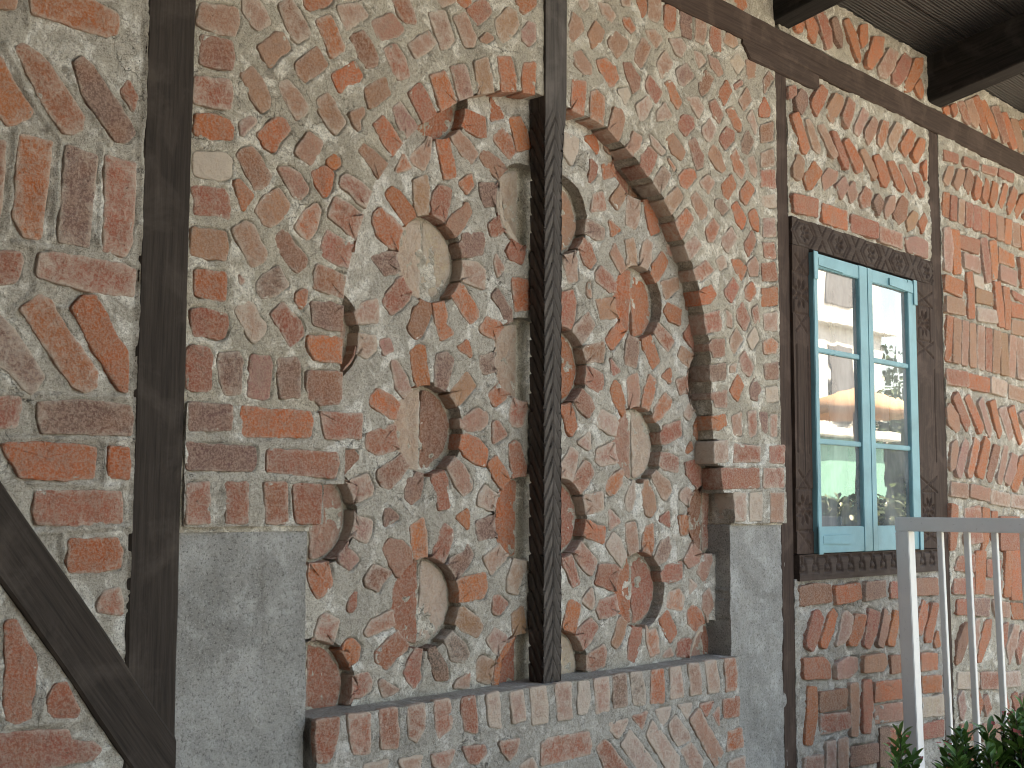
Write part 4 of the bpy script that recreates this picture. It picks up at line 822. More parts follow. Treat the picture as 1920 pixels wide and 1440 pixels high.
backing(tA, [((1.62, 4.50), (0.128, 0.40), (0, WALL_TOP)), ((1.70, 4.46), (0.02, 0.127), (3.0, WALL_TOP - 0.01)), ((1.70, 2.05), (0.025, 0.126), (0, 2.99)), ((4.17, 4.46), (0.025, 0.126), (0, 2.99)), ((2.06, 4.16), (0.025, 0.126), (0, 0.9))])
# recessed panel with its roundels
YP = 0.070
pn = None
B = Bricks(YP); spec_bricks(B, PANEL, -0.0012, 0.0028, grow=0.0052, snap=panel_sd)
pn = B.build('niche_brickwork', tA)
heightfield('niche_panel', 2.06, 4.15, 0.93, 2.96, 0.0040, YP, MORTAR, tA, rough(0.0045, 0.0042, 41), panel_sd, 0.052, B.polys, 0.011, 0.009, 0.003)
RP = []
def half_disc(cx, cz, r, side, gap):
    a = [math.radians(v) for v in np.linspace(-90, 90, 19)]
    g = gap / 2
    pts = [(cx + side * max(g, r * math.cos(t) * random.uniform(.93, 1.0)), cz + r * math.sin(t) * random.uniform(.95, 1.0)) for t in a]
    return np.array(pts)
RTINT = {0: 'ww', 1: 'wb', 2: 'rw', 3: 'oo', 4: 'oo', 5: 'pw', 6: 'or', 7: 'rb', 8: 'bp', 9: 'dp', 10: 'or', 11: 'rb', 12: 'br', 13: 'pr'}
def roundel(c, tints, gap=0.014, r=0.121):
    b = Bricks(0.118)
    for s, t in zip((-1, 1), tints): b.add(t, half_disc(c[0], c[1], r + random.uniform(-.004, .004), s, gap), random.uniform(0.004, 0.014), depth=0.01, tilt=0.004, rgh=2.6, film=-0.07)
    RP.extend(b.polys); return b.build('roundel', tA)
for i, c in enumerate(ROUND): roundel(c, RTINT[i])
for i, (a, b, z) in enumerate(CAPS):
    tt = [('w', 't'), ('w', 'o'), ('o', 'r'), ('r', 'w')][i]
    for cx_, sd_, tn_ in ((a, -1, tt[0]), (b, 1, tt[1])):
        b_ = Bricks(0.118); b_.add(tn_, half_disc(cx_, z, 0.121, sd_, 0.0), 0.010, depth=0.01, rgh=2.6, film=-0.07)
        b_.build('roundel', tA); RP.extend(b_.polys)
heightfield('niche_back', 2.06, 4.15, 0.90, 2.98, 0.0055, 0.118, MORTAR_Y, tA, rough(0.003, 0.003, 45), None, 0.0, RP, 0.006, 0.009, deep=5.0)
# imposts: three stepped courses each side
def impost(specs, rects, yp, seed):
    b = Bricks(yp)
    for s in specs: spec_bricks(b, s, 0.001, 0.005, depth=0.014 if seed < 60 else 0.085)
    b.build('impost_brickwork', tA)
    R = [(pw(x0, 900, yp)[0], pw(x1, 900, yp)[0], pw(x0, y1, yp)[1], pw(x0, y0, yp)[1]) for x0, x1, y0, y1 in rects]
    def keep(U, Z):
        d = np.full(np.shape(U), -9.0)
        for u0, u1, z0, z1 in R:
            q = np.minimum(np.minimum(U - u0, u1 - U), np.minimum(Z - z0, z1 - Z)); d = np.maximum(d, q)
        return d + fnoise(U, Z, 0.05, seed, 3) * 0.0035
    heightfield('impost', min(r[0] for r in R) - .01, max(r[1] for r in R) + .01, min(r[2] for r in R) - .01, max(r[3] for r in R) + .01, 0.0045, yp, MORTAR, tA, rough(0.003, 0.004, seed), keep, 0.10, b.polys, 0.010, 0.008)
impost(IMPOST_L, ((346, 684, 754, 826), (346, 647, 822, 902), (346, 607, 898, 988)), -0.009, 51)
impost(IMPOST_R, ((1344, 1472, 826, 873), (1357, 1473, 869, 924), (1375, 1474, 920, 982)), -0.014, 61)
# concrete piers
def pier_keep(u0, u1, z1, seed):
    return lambda U, Z: np.minimum(np.minimum(U - u0, u1 - U), np.minimum(Z - 0.03, z1 - Z)) + fnoise(U, Z, 0.09, seed, 4) * 0.005
heightfield('concrete_pier', 1.68, 2.105, 0.02, 1.50, 0.006, 0.004, CONCRETE, tA, rough(0.005, 0.003, 71), pier_keep(1.702, 2.096, 1.493, 5), 0.118)
heightfield('concrete_pier', 4.08, 4.49, 0.02, 1.50, 0.006, 0.004, CONCRETE, tA, rough(0.005, 0.003, 73), pier_keep(4.091, 4.477, 1.488, 8), 0.118)
# ledge under the niche
B = Bricks(-0.036); spec_bricks(B, LEDGE, 0.001, 0.006, film=0.07)
fill(B, 2.13, 4.06, 0.38, 0.9, 0.001, 0.005, 0.8)
B.build('ledge_brickwork', tA)
heightfield('ledge', 2.108, 4.080, 0.35, 1.0, 0.0045, -0.036, MORTAR_G, tA, rough(0.004, 0.004, 81), None, 0.155, B.polys, 0.010, 0.008)

# ------------------------------------------------------------------ window bay and far bay
HF2 = lambda s: rough(0.008, 0.009, s)
tW = thing('brick_wall', 'brick wall bay of herringbone courses around the teal window', 'wall', (5.2, 0.2, 0), 'brick infill bays of the timber frame')
B = Bricks(0.0); spec_bricks(B, WINB, 0.006, 0.014, tilt=0.004, depth=0.024, grow=0.0068, film=-0.07)
fill(B, 4.57, 5.86, 0.08, 0.75, 0.006, 0.014, 0.05)
B.build('brickwork', tW, (2.0, 3.49))
heightfield('mortar', 4.545, 5.885, 0.05, 1.266, 0.0055, 0.0, MORTAR_G, tW, HF2(91), None, 0.04, B.polys, 0.013, 0.010, gw=0.0060, flush=0.15, gm=0.62)
heightfield('mortar', 4.545, 5.885, 2.752, 3.445, 0.005, 0.0, MORTAR_Y, tW, HF2(93), None, 0.04, B.polys, 0.014, 0.010, gw=0.0060, flush=0.15, gm=0.62)
heightfield('mortar', 4.50, 5.93, 3.545, 3.80, 0.007, 0.0, MORTAR_Y, tW, HF2(95), None, 0.04, B.polys, 0.014, 0.010, gw=0.0060, flush=0.15, gm=0.62)
backing(tW, [((4.51, 5.95), (0.05, 0.40), (0, 1.30)), ((4.51, 5.95), (0.05, 0.40), (2.70, WALL_TOP)), ((4.51, 4.70), (0.051, 0.40), (1.301, 2.699)), ((5.80, 5.95), (0.051, 0.40), (1.301, 2.699))])
tF = thing('brick_wall', 'brick wall bay of basketweave and herringbone courses right of the teal window', 'wall', (6.6, 0.2, 0), 'brick infill bays of the timber frame')
B = Bricks(0.0)
def row(x0, top, bot, n, dx, dt, db, wd, tints):
    s = '@1740,180,4.8\n' + '|'.join('%s %f %f,%f %f,%f %f,%f %f' % (random.choice(tints), x0 + dx * i, top + dt * i, x0 + dx * i + wd, top + dt * i + 1.5, x0 + dx * i + wd, bot + db * i + 1.5, x0 + dx * i, bot + db * i) for i in range(n))
    return s
spec_bricks(B, FAR, 0.006, 0.014, tilt=0.004, depth=0.024, grow=0.0068, film=-0.07)
spec_bricks(B, row(14, 87, 107, 11, 7.0, 3.0, 3.0, 5.4, 'ototrp'), 0.006, 0.014, tilt=0.004, depth=0.024, grow=0.0068, film=-0.07)
spec_bricks(B, row(17, 198, 237, 10, 7.1, 2.2, 1.8, 5.2, 'otprtp'), 0.006, 0.014, tilt=0.004, depth=0.024, grow=0.0068, film=-0.07)
def courses(B, u0, u1, z0, z1):
    """plain running bond where the photograph no longer shows the wall"""
    z = z0; r = 0
    while z + 0.075 < z1:
        u = u0 - (r % 2) * 0.11
        while u < u1:
            a, b = max(u, u0), min(u + 0.20, u1)
            if b - a > 0.04: B.add(random.choice('otrpb'), np.array([(a, z), (b, z), (b, z + 0.07), (a, z + 0.07)]), random.uniform(.007, .015), depth=0.02)
            u += 0.217
        z += 0.088; r += 1
fill(B, 6.02, 7.09, 0.08, 0.6, 0.006, 0.014, 0.05); courses(B, 7.24, 9.4, 0.2, 3.40); courses(B, 7.24, 9.4, 3.56, 3.78)
B.build('brickwork', tF, (3.49,))
heightfield('mortar', 5.995, 7.11, 0.05, 3.438, 0.006, 0.0, MORTAR_Y, tF, HF2(101), None, 0.04, B.polys, 0.013, 0.010, gw=0.0060, flush=0.15, gm=0.62)
heightfield('mortar', 5.93, 7.11, 3.55, 3.80, 0.008, 0.0, MORTAR_Y, tF, HF2(103), None, 0.04, B.polys, 0.013, 0.010, gw=0.0060, flush=0.15, gm=0.62)
heightfield('mortar', 7.20, 9.5, 0.05, 3.438, 0.014, 0.0, MORTAR_Y, tF, HF2(105), None, 0.04, B.polys, 0.006, 0.010)
heightfield('mortar', 7.11, 9.5, 3.55, 3.80, 0.014, 0.0, MORTAR_Y, tF, HF2(107), None, 0.04, B.polys, 0.006, 0.010)
backing(tF, [((5.96, 9.5), (0.05, 0.40), (0, WALL_TOP))])

# ------------------------------------------------------------------ timber frame
FR = (0, -1, 0)
GP = 'dark timber posts of the wall frame'
def post(label, u0, u1, z0, z1, yf, dp, mat, seed, name='timber_post'):
    o = timber(name, ((u0 + u1) / 2, yf, z0), ((u0 + u1) / 2, yf, z1), u1 - u0, dp, FR, mat, None, seed)
    return tag(o, label, 'post', GP)
post('broad plain dark post left of the arched niche, met by the diagonal brace', 1.570, 1.706, 0.0, WALL_TOP, -0.006, 0.12, WOOD_D, 3)
post('narrow dark post between the arched niche bay and the teal window', 4.455, 4.553, 0.0, 3.443, 0.002, 0.12, WOOD_B, 5)
post('narrow dark post right of the teal window, behind the white railing', 5.882, 6.002, 0.0, 3.437, 0.002, 0.12, WOOD_B, 9)
post('dark post at the right edge of the picture under the long beam', 7.105, 7.21, 0.0, 3.437, 0.002, 0.12, WOOD_B, 11)
# diagonal brace over the foot of the broad post
a0 = Vector(P(0, 895, -0.014)); a1 = Vector(P(240, 1247, -0.014)); b0 = Vector(P(2, 1080, -0.014)); b1 = Vector(P(225, 1405, -0.014))
ax = (a1 - a0).normalized(); n_ = Vector((ax.z, 0, -ax.x))
wdt = abs((b1 - a0).dot(n_)); cen = a0 + n_ * (wdt / 2) * (1 if (b1 - a0).dot(n_) > 0 else -1)
s_end = (1.705 - cen.x) / ax.x; s_beg = (0.42 - cen.x) / ax.x
br = timber('timber_brace', cen + ax * s_beg, cen + ax * s_end, wdt, 0.07, FR, WOOD_D, None, 17)
me = br.data; mwi = br.matrix_basis.inverted(); lmax = (cen + ax * s_end - (cen + ax * s_beg)).length
for v in me.vertices:
    wp = br.matrix_basis @ v.co
    if wp.x > 1.7045 or v.co.z > lmax - 0.002:
        wp = wp + ax * ((1.7045 - wp.x) / ax.x); v.co = mwi @ wp
tag(br, 'dark diagonal brace running down to the foot of the broad post', 'brace')
# long beam and its corbel
bm_ = timber('timber_beam', (1.2, -0.012, 3.465), (9.5, -0.012, 3.497), 0.118, 0.12, FR, WOOD_B, None, 21, wobble=0.004)
tag(bm_, 'long brown horizontal beam across the top of the brick bays under the eaves', 'beam')
cu0, cu1 = pw(1390, 75)[0], pw(1533, 150)[0]
cb = timber('timber_corbel', (cu0, -0.008, 3.393), (cu1, -0.008, 3.393), 0.088, 0.09, FR, WOOD_B, None, 25)
for v in cb.data.vertices:                                     # its near end is undercut in a curve
    if v.co.z < 0.06:
        s = (0.06 - v.co.z) / 0.06
        wp = cb.matrix_basis @ v.co
        if wp.z < 3.39: wp.z += 0.035 * s * s; wp.x += 0.02 * s
        v.co = cb.matrix_basis.inverted() @ wp
tag(cb, 'short brown corbel block under the long beam at the head of a narrow post', 'corbel')

# carved post in front of the niche
def carved_post():
    step = 0.0035; z0, z1 = 0.985, 3.45; zc = 2.86                      # carved below zc, plain above
    zs = np.concatenate([np.arange(z0, zc, step), np.linspace(zc, z1, 24)])
    x0, yf, yb = 3.024, -0.008, 0.060
    wd = 0.106; dp = yb - yf
    s = []; k = 20; kf = 30
    for i in range(k): s.append((0.0, yb - dp * i / k, -1, (1 - i / k) * dp, 1))
    for i in range(kf): s.append((i / kf, yf, 0, i / kf, 0))
    for i in range(k): s.append((1.0, yf + dp * i / k, 1, i / k * dp, 1))
    s.append((1.0, yb, 1, dp, 1)); s = np.array(s); n = len(s)
    V = np.zeros((len(zs), n, 3)); slope = 2.05; pitch = 0.058
    for j, z in enumerate(zs):
        f = np.clip((z - 2.60) / 0.35, 0, 1); f = f * f * (3 - 2 * f)
        w_ = 0.086 + (wd - 0.086) * f
        q = s[:, 3] * np.where(s[:, 4] == 0, w_, 1.0); half = w_ / 2
        ph = np.where(s[:, 4] == 0, half - np.abs(q - half), np.minimum(q, 0.06))
        fr = (z - ph * slope) / pitch + 0.15 * fnoise(np.full(n, z), q, 0.12, 4, 2); fr = fr - np.floor(fr)
        tooth = np.where(fr < 0.16, 1 - fr / 0.16, 0)
        amt = np.clip((zc - 0.02 - z + ph * 0.9) / 0.06, 0, 1)
        seam = np.where(s[:, 4] == 0, np.clip(1 - np.minimum(np.abs(q - half), np.minimum(q, w_ - q)) / 0.004, 0, 1), np.clip(1 - q / 0.004, 0, 1))
        d = (0.0085 * tooth + 0.0045 * (1 - fr) + 0.003 * seam) * amt + 0.0015 * fnoise(np.full(n, z), s[:, 0] + s[:, 1], 0.15, 7, 3)
        V[j, :, 0] = x0 + s[:, 0] * w_ + np.where(s[:, 2] == -1, d, np.where(s[:, 2] == 1, -d, 0))
        V[j, :, 1] = s[:, 1] + np.where(s[:, 2] == 0, d, 0); V[j, :, 2] = z
    I = np.arange(len(zs) * n).reshape(len(zs), n)
    Q = np.stack([I[:-1, :-1], I[:-1, 1:], I[1:, 1:], I[1:, :-1]], -1).reshape(-1, 4)
    o = link('carved_post', np_mesh('carved_post', V.reshape(-1, 3), Q, smooth=False), WOOD_W)
    tag(o, 'slim dark post carved with herringbone grooves standing on the ledge in front of the niche', 'post')
carved_post()

# ------------------------------------------------------------------ eaves
K = 0.20
tR = thing('roof', 'blackened timber eaves with boarded soffit projecting over the top of the brick wall', 'roof', (4.5, -0.7, 3.8))
def rot_dir(y): return 3.80 + K * (-y)
YO = -1.75
for i, u in enumerate((0.18, 1.63, 3.075, 4.520, 5.965, 7.41, 8.86)):
    L_ = math.hypot(YO, YO * K)
    dv = Vector((0, -1, K)).normalized()
    p0 = Vector((u, 0.03, 3.678)); 
    timber('eave_beam', p0, p0 + dv * 1.85, 0.13, 0.245, (-1, 0, 0), WOOD_K, tR, 40 + i) if False else None
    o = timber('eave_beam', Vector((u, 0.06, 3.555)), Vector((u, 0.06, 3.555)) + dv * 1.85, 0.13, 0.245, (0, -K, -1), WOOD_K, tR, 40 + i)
def soffit():
    import bmesh
    bm = bmesh.new()
    wd = 0.24; y = 0.04; k = 0
    while y > YO:
        y1 = y - wd + 0.006
        for (ua, ub) in ((-2.2, 1.4), (1.404, 4.9), (4.904, 9.5)):
            sh = random.uniform(-.3, .3) if ua > -2 else 0
            z0, z1 = rot_dir(y), rot_dir(y1); dz = random.uniform(0, .004)
            r = bmesh.ops.create_cube(bm, size=1)
            for v in r['verts']:
                fy = v.co.y + .5
                v.co = Vector(((ua + ub) / 2 + v.co.x * (ub - ua), y * fy + y1 * (1 - fy), z0 * fy + z1 * (1 - fy) + (v.co.z + .5) * 0.03 + 0.003 + dz))
        y -= wd; k += 1
    me = bpy.data.meshes.new('soffit_boards'); bm.to_mesh(me); bm.free()
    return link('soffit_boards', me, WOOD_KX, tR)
def wood_x():
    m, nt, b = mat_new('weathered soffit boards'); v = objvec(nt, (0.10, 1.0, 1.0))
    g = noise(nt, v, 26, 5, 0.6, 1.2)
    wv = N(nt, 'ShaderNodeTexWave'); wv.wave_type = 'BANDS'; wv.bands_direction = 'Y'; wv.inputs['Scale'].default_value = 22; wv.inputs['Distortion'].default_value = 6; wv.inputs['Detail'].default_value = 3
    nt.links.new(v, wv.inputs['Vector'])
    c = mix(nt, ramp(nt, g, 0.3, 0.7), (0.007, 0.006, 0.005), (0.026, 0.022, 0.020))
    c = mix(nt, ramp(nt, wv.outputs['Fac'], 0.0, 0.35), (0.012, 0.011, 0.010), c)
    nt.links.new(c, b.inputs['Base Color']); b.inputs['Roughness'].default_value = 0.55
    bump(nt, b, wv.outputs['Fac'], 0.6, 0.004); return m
WOOD_KX = wood_x(); soffit()
def roofcover():
    V = [(-2.3, YO - .02, rot_dir(YO) + .05), (9.6, YO - .02, rot_dir(YO) + .05), (9.6, 0.5, rot_dir(.5) + .12), (-2.3, 0.5, rot_dir(.5) + .12), (-2.3, 5.0, 5.6), (9.6, 5.0, 5.6)]
    V2 = [(a, b, c + .12) for a, b, c in V]
    n = 6
    F = [(0, 1, 2, 3), (3, 2, 5, 4), (9, 8, 7, 6), (10, 11, 8, 9), (0, 6, 7, 1), (1, 7, 8, 2), (2, 8, 11, 5), (5, 11, 10, 4), (4, 10, 9, 3), (3, 9, 6, 0)]
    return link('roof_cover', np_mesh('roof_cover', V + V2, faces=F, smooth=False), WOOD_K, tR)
roofcover()
# ------------------------------------------------------------------ window
def seg_d(U, Z, segs):
    d = np.full(U.shape, 9.0)
    for (ax, az, bx, bz) in segs:
        ex, ez = bx - ax, bz - az; L = ex * ex + ez * ez + 1e-12
        t = np.clip(((U - ax) * ex + (Z - az) * ez) / L, 0, 1)
        d = np.minimum(d, np.hypot(U - ax - t * ex, Z - az - t * ez))
    return d
def carve(segs, petals=(), wdt=0.0055, dep=0.007, seed=3):
    def f(U, Z):
        h = 0.0012 * fnoise(U, Z, 0.2, seed, 3)
        h = h - dep * np.clip(1.25 - seg_d(U, Z, segs) / wdt, 0, 1)
        for (cx, cz, ang, r, L, wd) in petals:
            x = (U - cx) * math.cos(ang) + (Z - cz) * math.sin(ang); y = -(U - cx) * math.sin(ang) + (Z - cz) * math.cos(ang)
            q = ((x - r) / (L / 2)) ** 2 + (y / (wd / 2)) ** 2
            h = h - 0.011 * np.clip(1.3 - q, 0, 1)
        return h
    return f
def poly_segs(pts, close=True):
    n = len(pts); return [(*pts[i], *pts[(i + 1) % n]) for i in range(n if close else n - 1)]
def wood_h():
    m, nt, b = mat_new('dark carved oak'); v = objvec(nt, (0.06, 1, 1))
    g = noise(nt, v, 90, 6, 0.65, 0.3); v2 = objvec(nt)
    c = mix(nt, ramp(nt, g, 0.3, 0.7), (0.038, 0.025, 0.020), (0.078, 0.055, 0.045))
    c = mix(nt, mathn(nt, 'MULTIPLY', ramp(nt, noise(nt, v2, 7, 6, 0.65, 0.5), 0.48, 0.72), 0.5), c, (0.125, 0.10, 0.087))
    nt.links.new(c, b.inputs['Base Color']); b.inputs['Roughness'].default_value = 0.8; b.inputs['Specular IOR Level'].default_value = 0.16
    bump(nt, b, g, 0.4, 0.002); return m
OAK_H = wood_h()
OAK_V = WOOD_B
W0, W1, Z0, Z1 = 4.757, 5.735, 1.367, 2.638
tWin = thing('window', 'teal two-leaf casement window in a carved dark wood surround, reflecting sky and buildings', 'window', (5.24, 0.0, Z0))
YF = -0.012
fr = box_mesh('frame_core', [((4.556, 5.88), (0.03, 0.07), (2.64, 2.755)), ((4.556, 5.88), (0.03, 0.07), (1.272, 1.366)), ((4.556, W0), (0.03, 0.07), (1.367, 2.638)), ((W1, 5.88), (0.03, 0.07), (1.367, 2.638))], OAK_V, tWin, 0)
# header
segs = []; pet = []
zc = 2.70
def hexagon(cx, a, b, c): return [(cx - a, zc), (cx - c, zc + b), (cx + c, zc + b), (cx + a, zc), (cx + c, zc - b), (cx - c, zc - b)]
cents = [pw(x, y)[0] for x, y in ((1504, 438), (1569, 457), (1629, 476), (1681, 493), (1733, 510))]
for i, cx in enumerate(cents):
    segs += poly_segs(hexagon(cx, 0.100, 0.060, 0.046)) + poly_segs(hexagon(cx, 0.078, 0.046, 0.034))
    for k in range(6): pet.append((cx, zc, math.radians(60 * k + 30), 0.022, 0.032, 0.017))
    if i < 4:
        m_ = (cx + cents[i + 1]) / 2
        segs += [(m_ - 0.035, zc + 0.056, m_, zc + 0.012), (m_, zc + 0.012, m_ + 0.035, zc + 0.056), (m_ - 0.035, zc - 0.056, m_, zc - 0.012), (m_, zc - 0.012, m_ + 0.035, zc - 0.056)]
hd = heightfield('carved_lintel', 4.556, 5.880, 2.641, 2.758, 0.004, YF, OAK_H, tWin, carve(segs, pet, seed=5), None, 0.05)
# sill with a dovetail chain
segs = []
u = 4.575; per = 0.098
while u < 5.84:
    zt, zm, zb = 1.352, 1.322, 1.292
    segs += [(u, zt, u + .010, zm), (u + .010, zm, u - .006, zm), (u - .006, zm, u + .004 - .012, zb), (u - .008, zb, u + .040, zb), (u + .040, zb, u + .034, zm), (u + .034, zm, u + .022, zm), (u + .022, zm, u + .030, zt), (u + .030, zt, u + .072, zt), (u + .072, zt, u + per, zt)]
    u += per
heightfield('carved_sill', 4.560, 5.876, 1.258, 1.364, 0.004, YF - 0.006, OAK_H, tWin, carve(segs, (), 0.0065, 0.010, 7), None, 0.05)
# jambs
def jamb(u0, u1, seed):
    c = (u0 + u1) / 2; hw = (u1 - u0) / 2 - 0.022
    segs = [(c - hw, 1.78, c - hw, 2.22), (c + hw, 1.78, c + hw, 2.22)]
    pet = []
    for zc_ in (2.44, 1.545):
        for k in range(8): pet.append((c, zc_, math.radians(45 * k + 22), 0.036, 0.056, 0.022))
        segs += poly_segs([(c - .062, zc_ - .085), (c + .062, zc_ - .085), (c + .062, zc_ + .085), (c - .062, zc_ + .085)])
        for s in (1, -1):
            za = zc_ + s * 0.085; zb = zc_ + s * 0.16
            segs += [(c - hw, za, c + hw, zb), (c + hw, za, c - hw, zb)]
    segs += [(c - hw, 1.40, c + hw, 1.455), (c + hw, 1.40, c - hw, 1.455)]
    heightfield('carved_jamb', u0, u1, 1.367, 2.639, 0.004, YF + 0.002, OAK_V, tWin, carve(segs, pet, seed=seed), None, 0.05)
jamb(4.556, pw(1526, 540, -0.03)[0] - 0.003, 11); jamb(pw(1719, 640, -0.03)[0] + 0.012, 5.880, 13)
# sashes
def glass_mat():
    m, nt, b = mat_new('dusty window glass'); v = objvec(nt)
    b.inputs['Base Color'].default_value = (0.035, 0.04, 0.042, 1); b.inputs['Roughness'].default_value = 0.01
    b.inputs['IOR'].default_value = 2.3; b.inputs['Specular IOR Level'].default_value = 0.8
    dust = noise(nt, objvec(nt, (1, 1, 0.3)), 7, 5, 0.6, 0.4)
    c = mix(nt, ramp(nt, dust, 0.35, 0.8), (0.07, 0.075, 0.078), (0.34, 0.35, 0.35))
    nt.links.new(c, b.inputs['Base Color'])
    bump(nt, b, noise(nt, objvec(nt, (1, 1, 0.6)), 5.0, 2, 0.5, 0.3), 0.035, 0.012); return m
GLASS = glass_mat()
ys, yb = -0.030, 0.034
zb1, zb2 = pw(1573, 663, -0.02)[1], pw(1573, 830, -0.02)[1]
ZT, ZB = pw(1573, 486, ys)[1], pw(1580, 1036, ys)[1]
ZPT, ZPB = pw(1573, 512, ys)[1], pw(1573, 987, ys)[1]
def sash(u0, a, b, u1):
    zt, z0 = ZT, ZB; rt, rb = ZT - ZPT, ZPB - ZB
    s = box_mesh('sash', [((u0, a), (ys, yb), (z0, zt)), ((b, u1), (ys, yb), (z0, zt)), ((a - .001, b + .001), (ys + .002, yb), (zt - rt, zt - .001)), ((a - .001, b + .001), (ys + .002, yb), (z0 + .001, z0 + rb))], TEAL, tWin, 0.003)
    for zz in (zb1, zb2):
        o = box_mesh('glazing_bar', [((a - .001, b + .001), (ys + .006, yb), (zz - .011, zz + .011))], TEAL, s, 0.003)
    edges = [z0 + rb, zb2, zb1, zt - rt]
    for i in range(3):
        g0, g1 = edges[i] - .003, edges[i + 1] + .003
        V = [(a - .004, -0.012, g0), (b + .004, -0.012, g0), (b + .004, -0.012, g1), (a - .004, -0.012, g1)]
        V += [(x, -0.007, z) for x, _, z in V]
        link('pane', np_mesh('pane', V, faces=[(0, 1, 2, 3), (7, 6, 5, 4), (0, 4, 5, 1), (1, 5, 6, 2), (2, 6, 7, 3), (3, 7, 4, 0)], smooth=False), GLASS, s)
    return s
U_ = lambda x, y: pw(x, y, ys)[0]
um = U_(1626.5, 540); SA, SB = U_(1526, 540), U_(1719, 640)
s1 = sash(SA, U_(1534.5, 600), U_(1612.5, 600), um - 0.0015); s2 = sash(um + 0.0015, U_(1637.5, 600), U_(1705, 660), SB)
for (u0, u1, z0, z1, s_) in ((SA - 0.006, SA + 0.030, ZT - 0.115, ZT + 0.004, s1), (SB - 0.030, SB + 0.006, ZT - 0.115, ZT + 0.004, s2), (SA - 0.006, SA + 0.030, ZB - 0.004, ZB + 0.11, s1), (SB - 0.030, SB + 0.006, ZB - 0.004, ZB + 0.11, s2)):
    box_mesh('corner_plate', [((u0, u1), (-0.037, -0.0302), (z0, z1))], TEAL, s_, 0.002)
def wedge(u0, u1, z0, dz, s_):
    V = [(u0, -0.0352, z0), (u1, -0.0352, z0 - dz * .5), (u1, -0.0352, z0 + .035), (u0, -0.0352, z0 + .032)]
    V += [(x, -0.0285, z) for x, _, z in V]
    link('corner_brace', np_mesh('corner_brace', V, faces=[(0, 1, 2, 3), (7, 6, 5, 4), (0, 4, 5, 1), (1, 5, 6, 2), (2, 6, 7, 3), (3, 7, 4, 0)], smooth=False), TEAL, s_)
wedge(SB - .27, SB - .035, ZT - .052, 0.02, s2); wedge(SA + .035, SA + .25, ZT - .052, 0.01, s1); wedge(SA + .035, SA + .28, ZB + .04, 0.01, s1)
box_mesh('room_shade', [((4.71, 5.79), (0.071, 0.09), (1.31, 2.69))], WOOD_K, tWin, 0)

# ------------------------------------------------------------------ railing
def ray(px, py):
    c = np.array([px - 960.0, py - 720.0, F_PX]); return np.array([c.dot(AX_U), c.dot(AX_Y), c.dot(AX_W)])
def at_z(px, py, depth):
    d = ray(px, py); return Vector(CAM + d * depth / F_PX)
RB = at_z(1696, 988, 5.45)
tRail = thing('railing', 'white painted steel railing with square bars in front of the window wall', 'railing', (RB.x, RB.y, 0))
lean = 0.0
ps = 0.060; zt = RB.z + 0.012
LEAN = 0.021
def rbox(name, y0, y1, z0, z1, sx, bev=0.003, lean=True):
    o = box_mesh(name, [((RB.x - sx / 2, RB.x + sx / 2), (y0, y1), (z0, z1))], RAIL, tRail, bev)
    if lean:
        for v in o.data.vertices: v.co.y -= (zt - v.co.z) * LEAN
    return o
y0 = RB.y
rbox('post', y0 - ps / 2, y0 + ps / 2, 0.0, zt - 0.0305, ps)
rbox('top_rail', y0 - 1.9, y0 + ps / 2, zt - 0.030, zt + 0.030, ps, lean=False)
rbox('post', y0 - 1.9, y0 - 1.9 + ps, 0.0, zt - 0.0305, ps)
rbox('bottom_rail', y0 - 1.88 + ps, y0 - ps / 2 - .001, 0.10, 0.14, 0.03)
for k in range(15):
    yb_ = y0 - 0.158 - 0.116 * k
    rbox('bar', yb_ - 0.0115, yb_ + 0.0115, 0.1405, zt - 0.0302, 0.023, 0.002)

# ------------------------------------------------------------------ plants
def leaf_mat(name, ca, cb, trans=0.25):
    m, nt, b = mat_new(name); at = N(nt, 'ShaderNodeAttribute', attribute_name='tint')
    v = objvec(nt)
    c = mix(nt, at.outputs['Fac'], ca, cb)
    nt.links.new(c, b.inputs['Base Color']); b.inputs['Roughness'].default_value = 0.38
    b.inputs['Specular IOR Level'].default_value = 0.5
    return m
LEAF = leaf_mat('glossy green leaf', (0.05, 0.125, 0.025), (0.16, 0.31, 0.07))
LEAF_F = leaf_mat('tree leaf', (0.03, 0.06, 0.02), (0.09, 0.13, 0.04))
LEAF_H = leaf_mat('hedge leaf', (0.04, 0.065, 0.025), (0.10, 0.13, 0.05))
BARK = wood_mat('grey bark', (0.08, 0.065, 0.05), (0.16, 0.13, 0.10))
FLOWER = paint_mat('red flower', (0.62, 0.13, 0.12), 0.5, (0.6, 0.2, 0.15), 0.3)
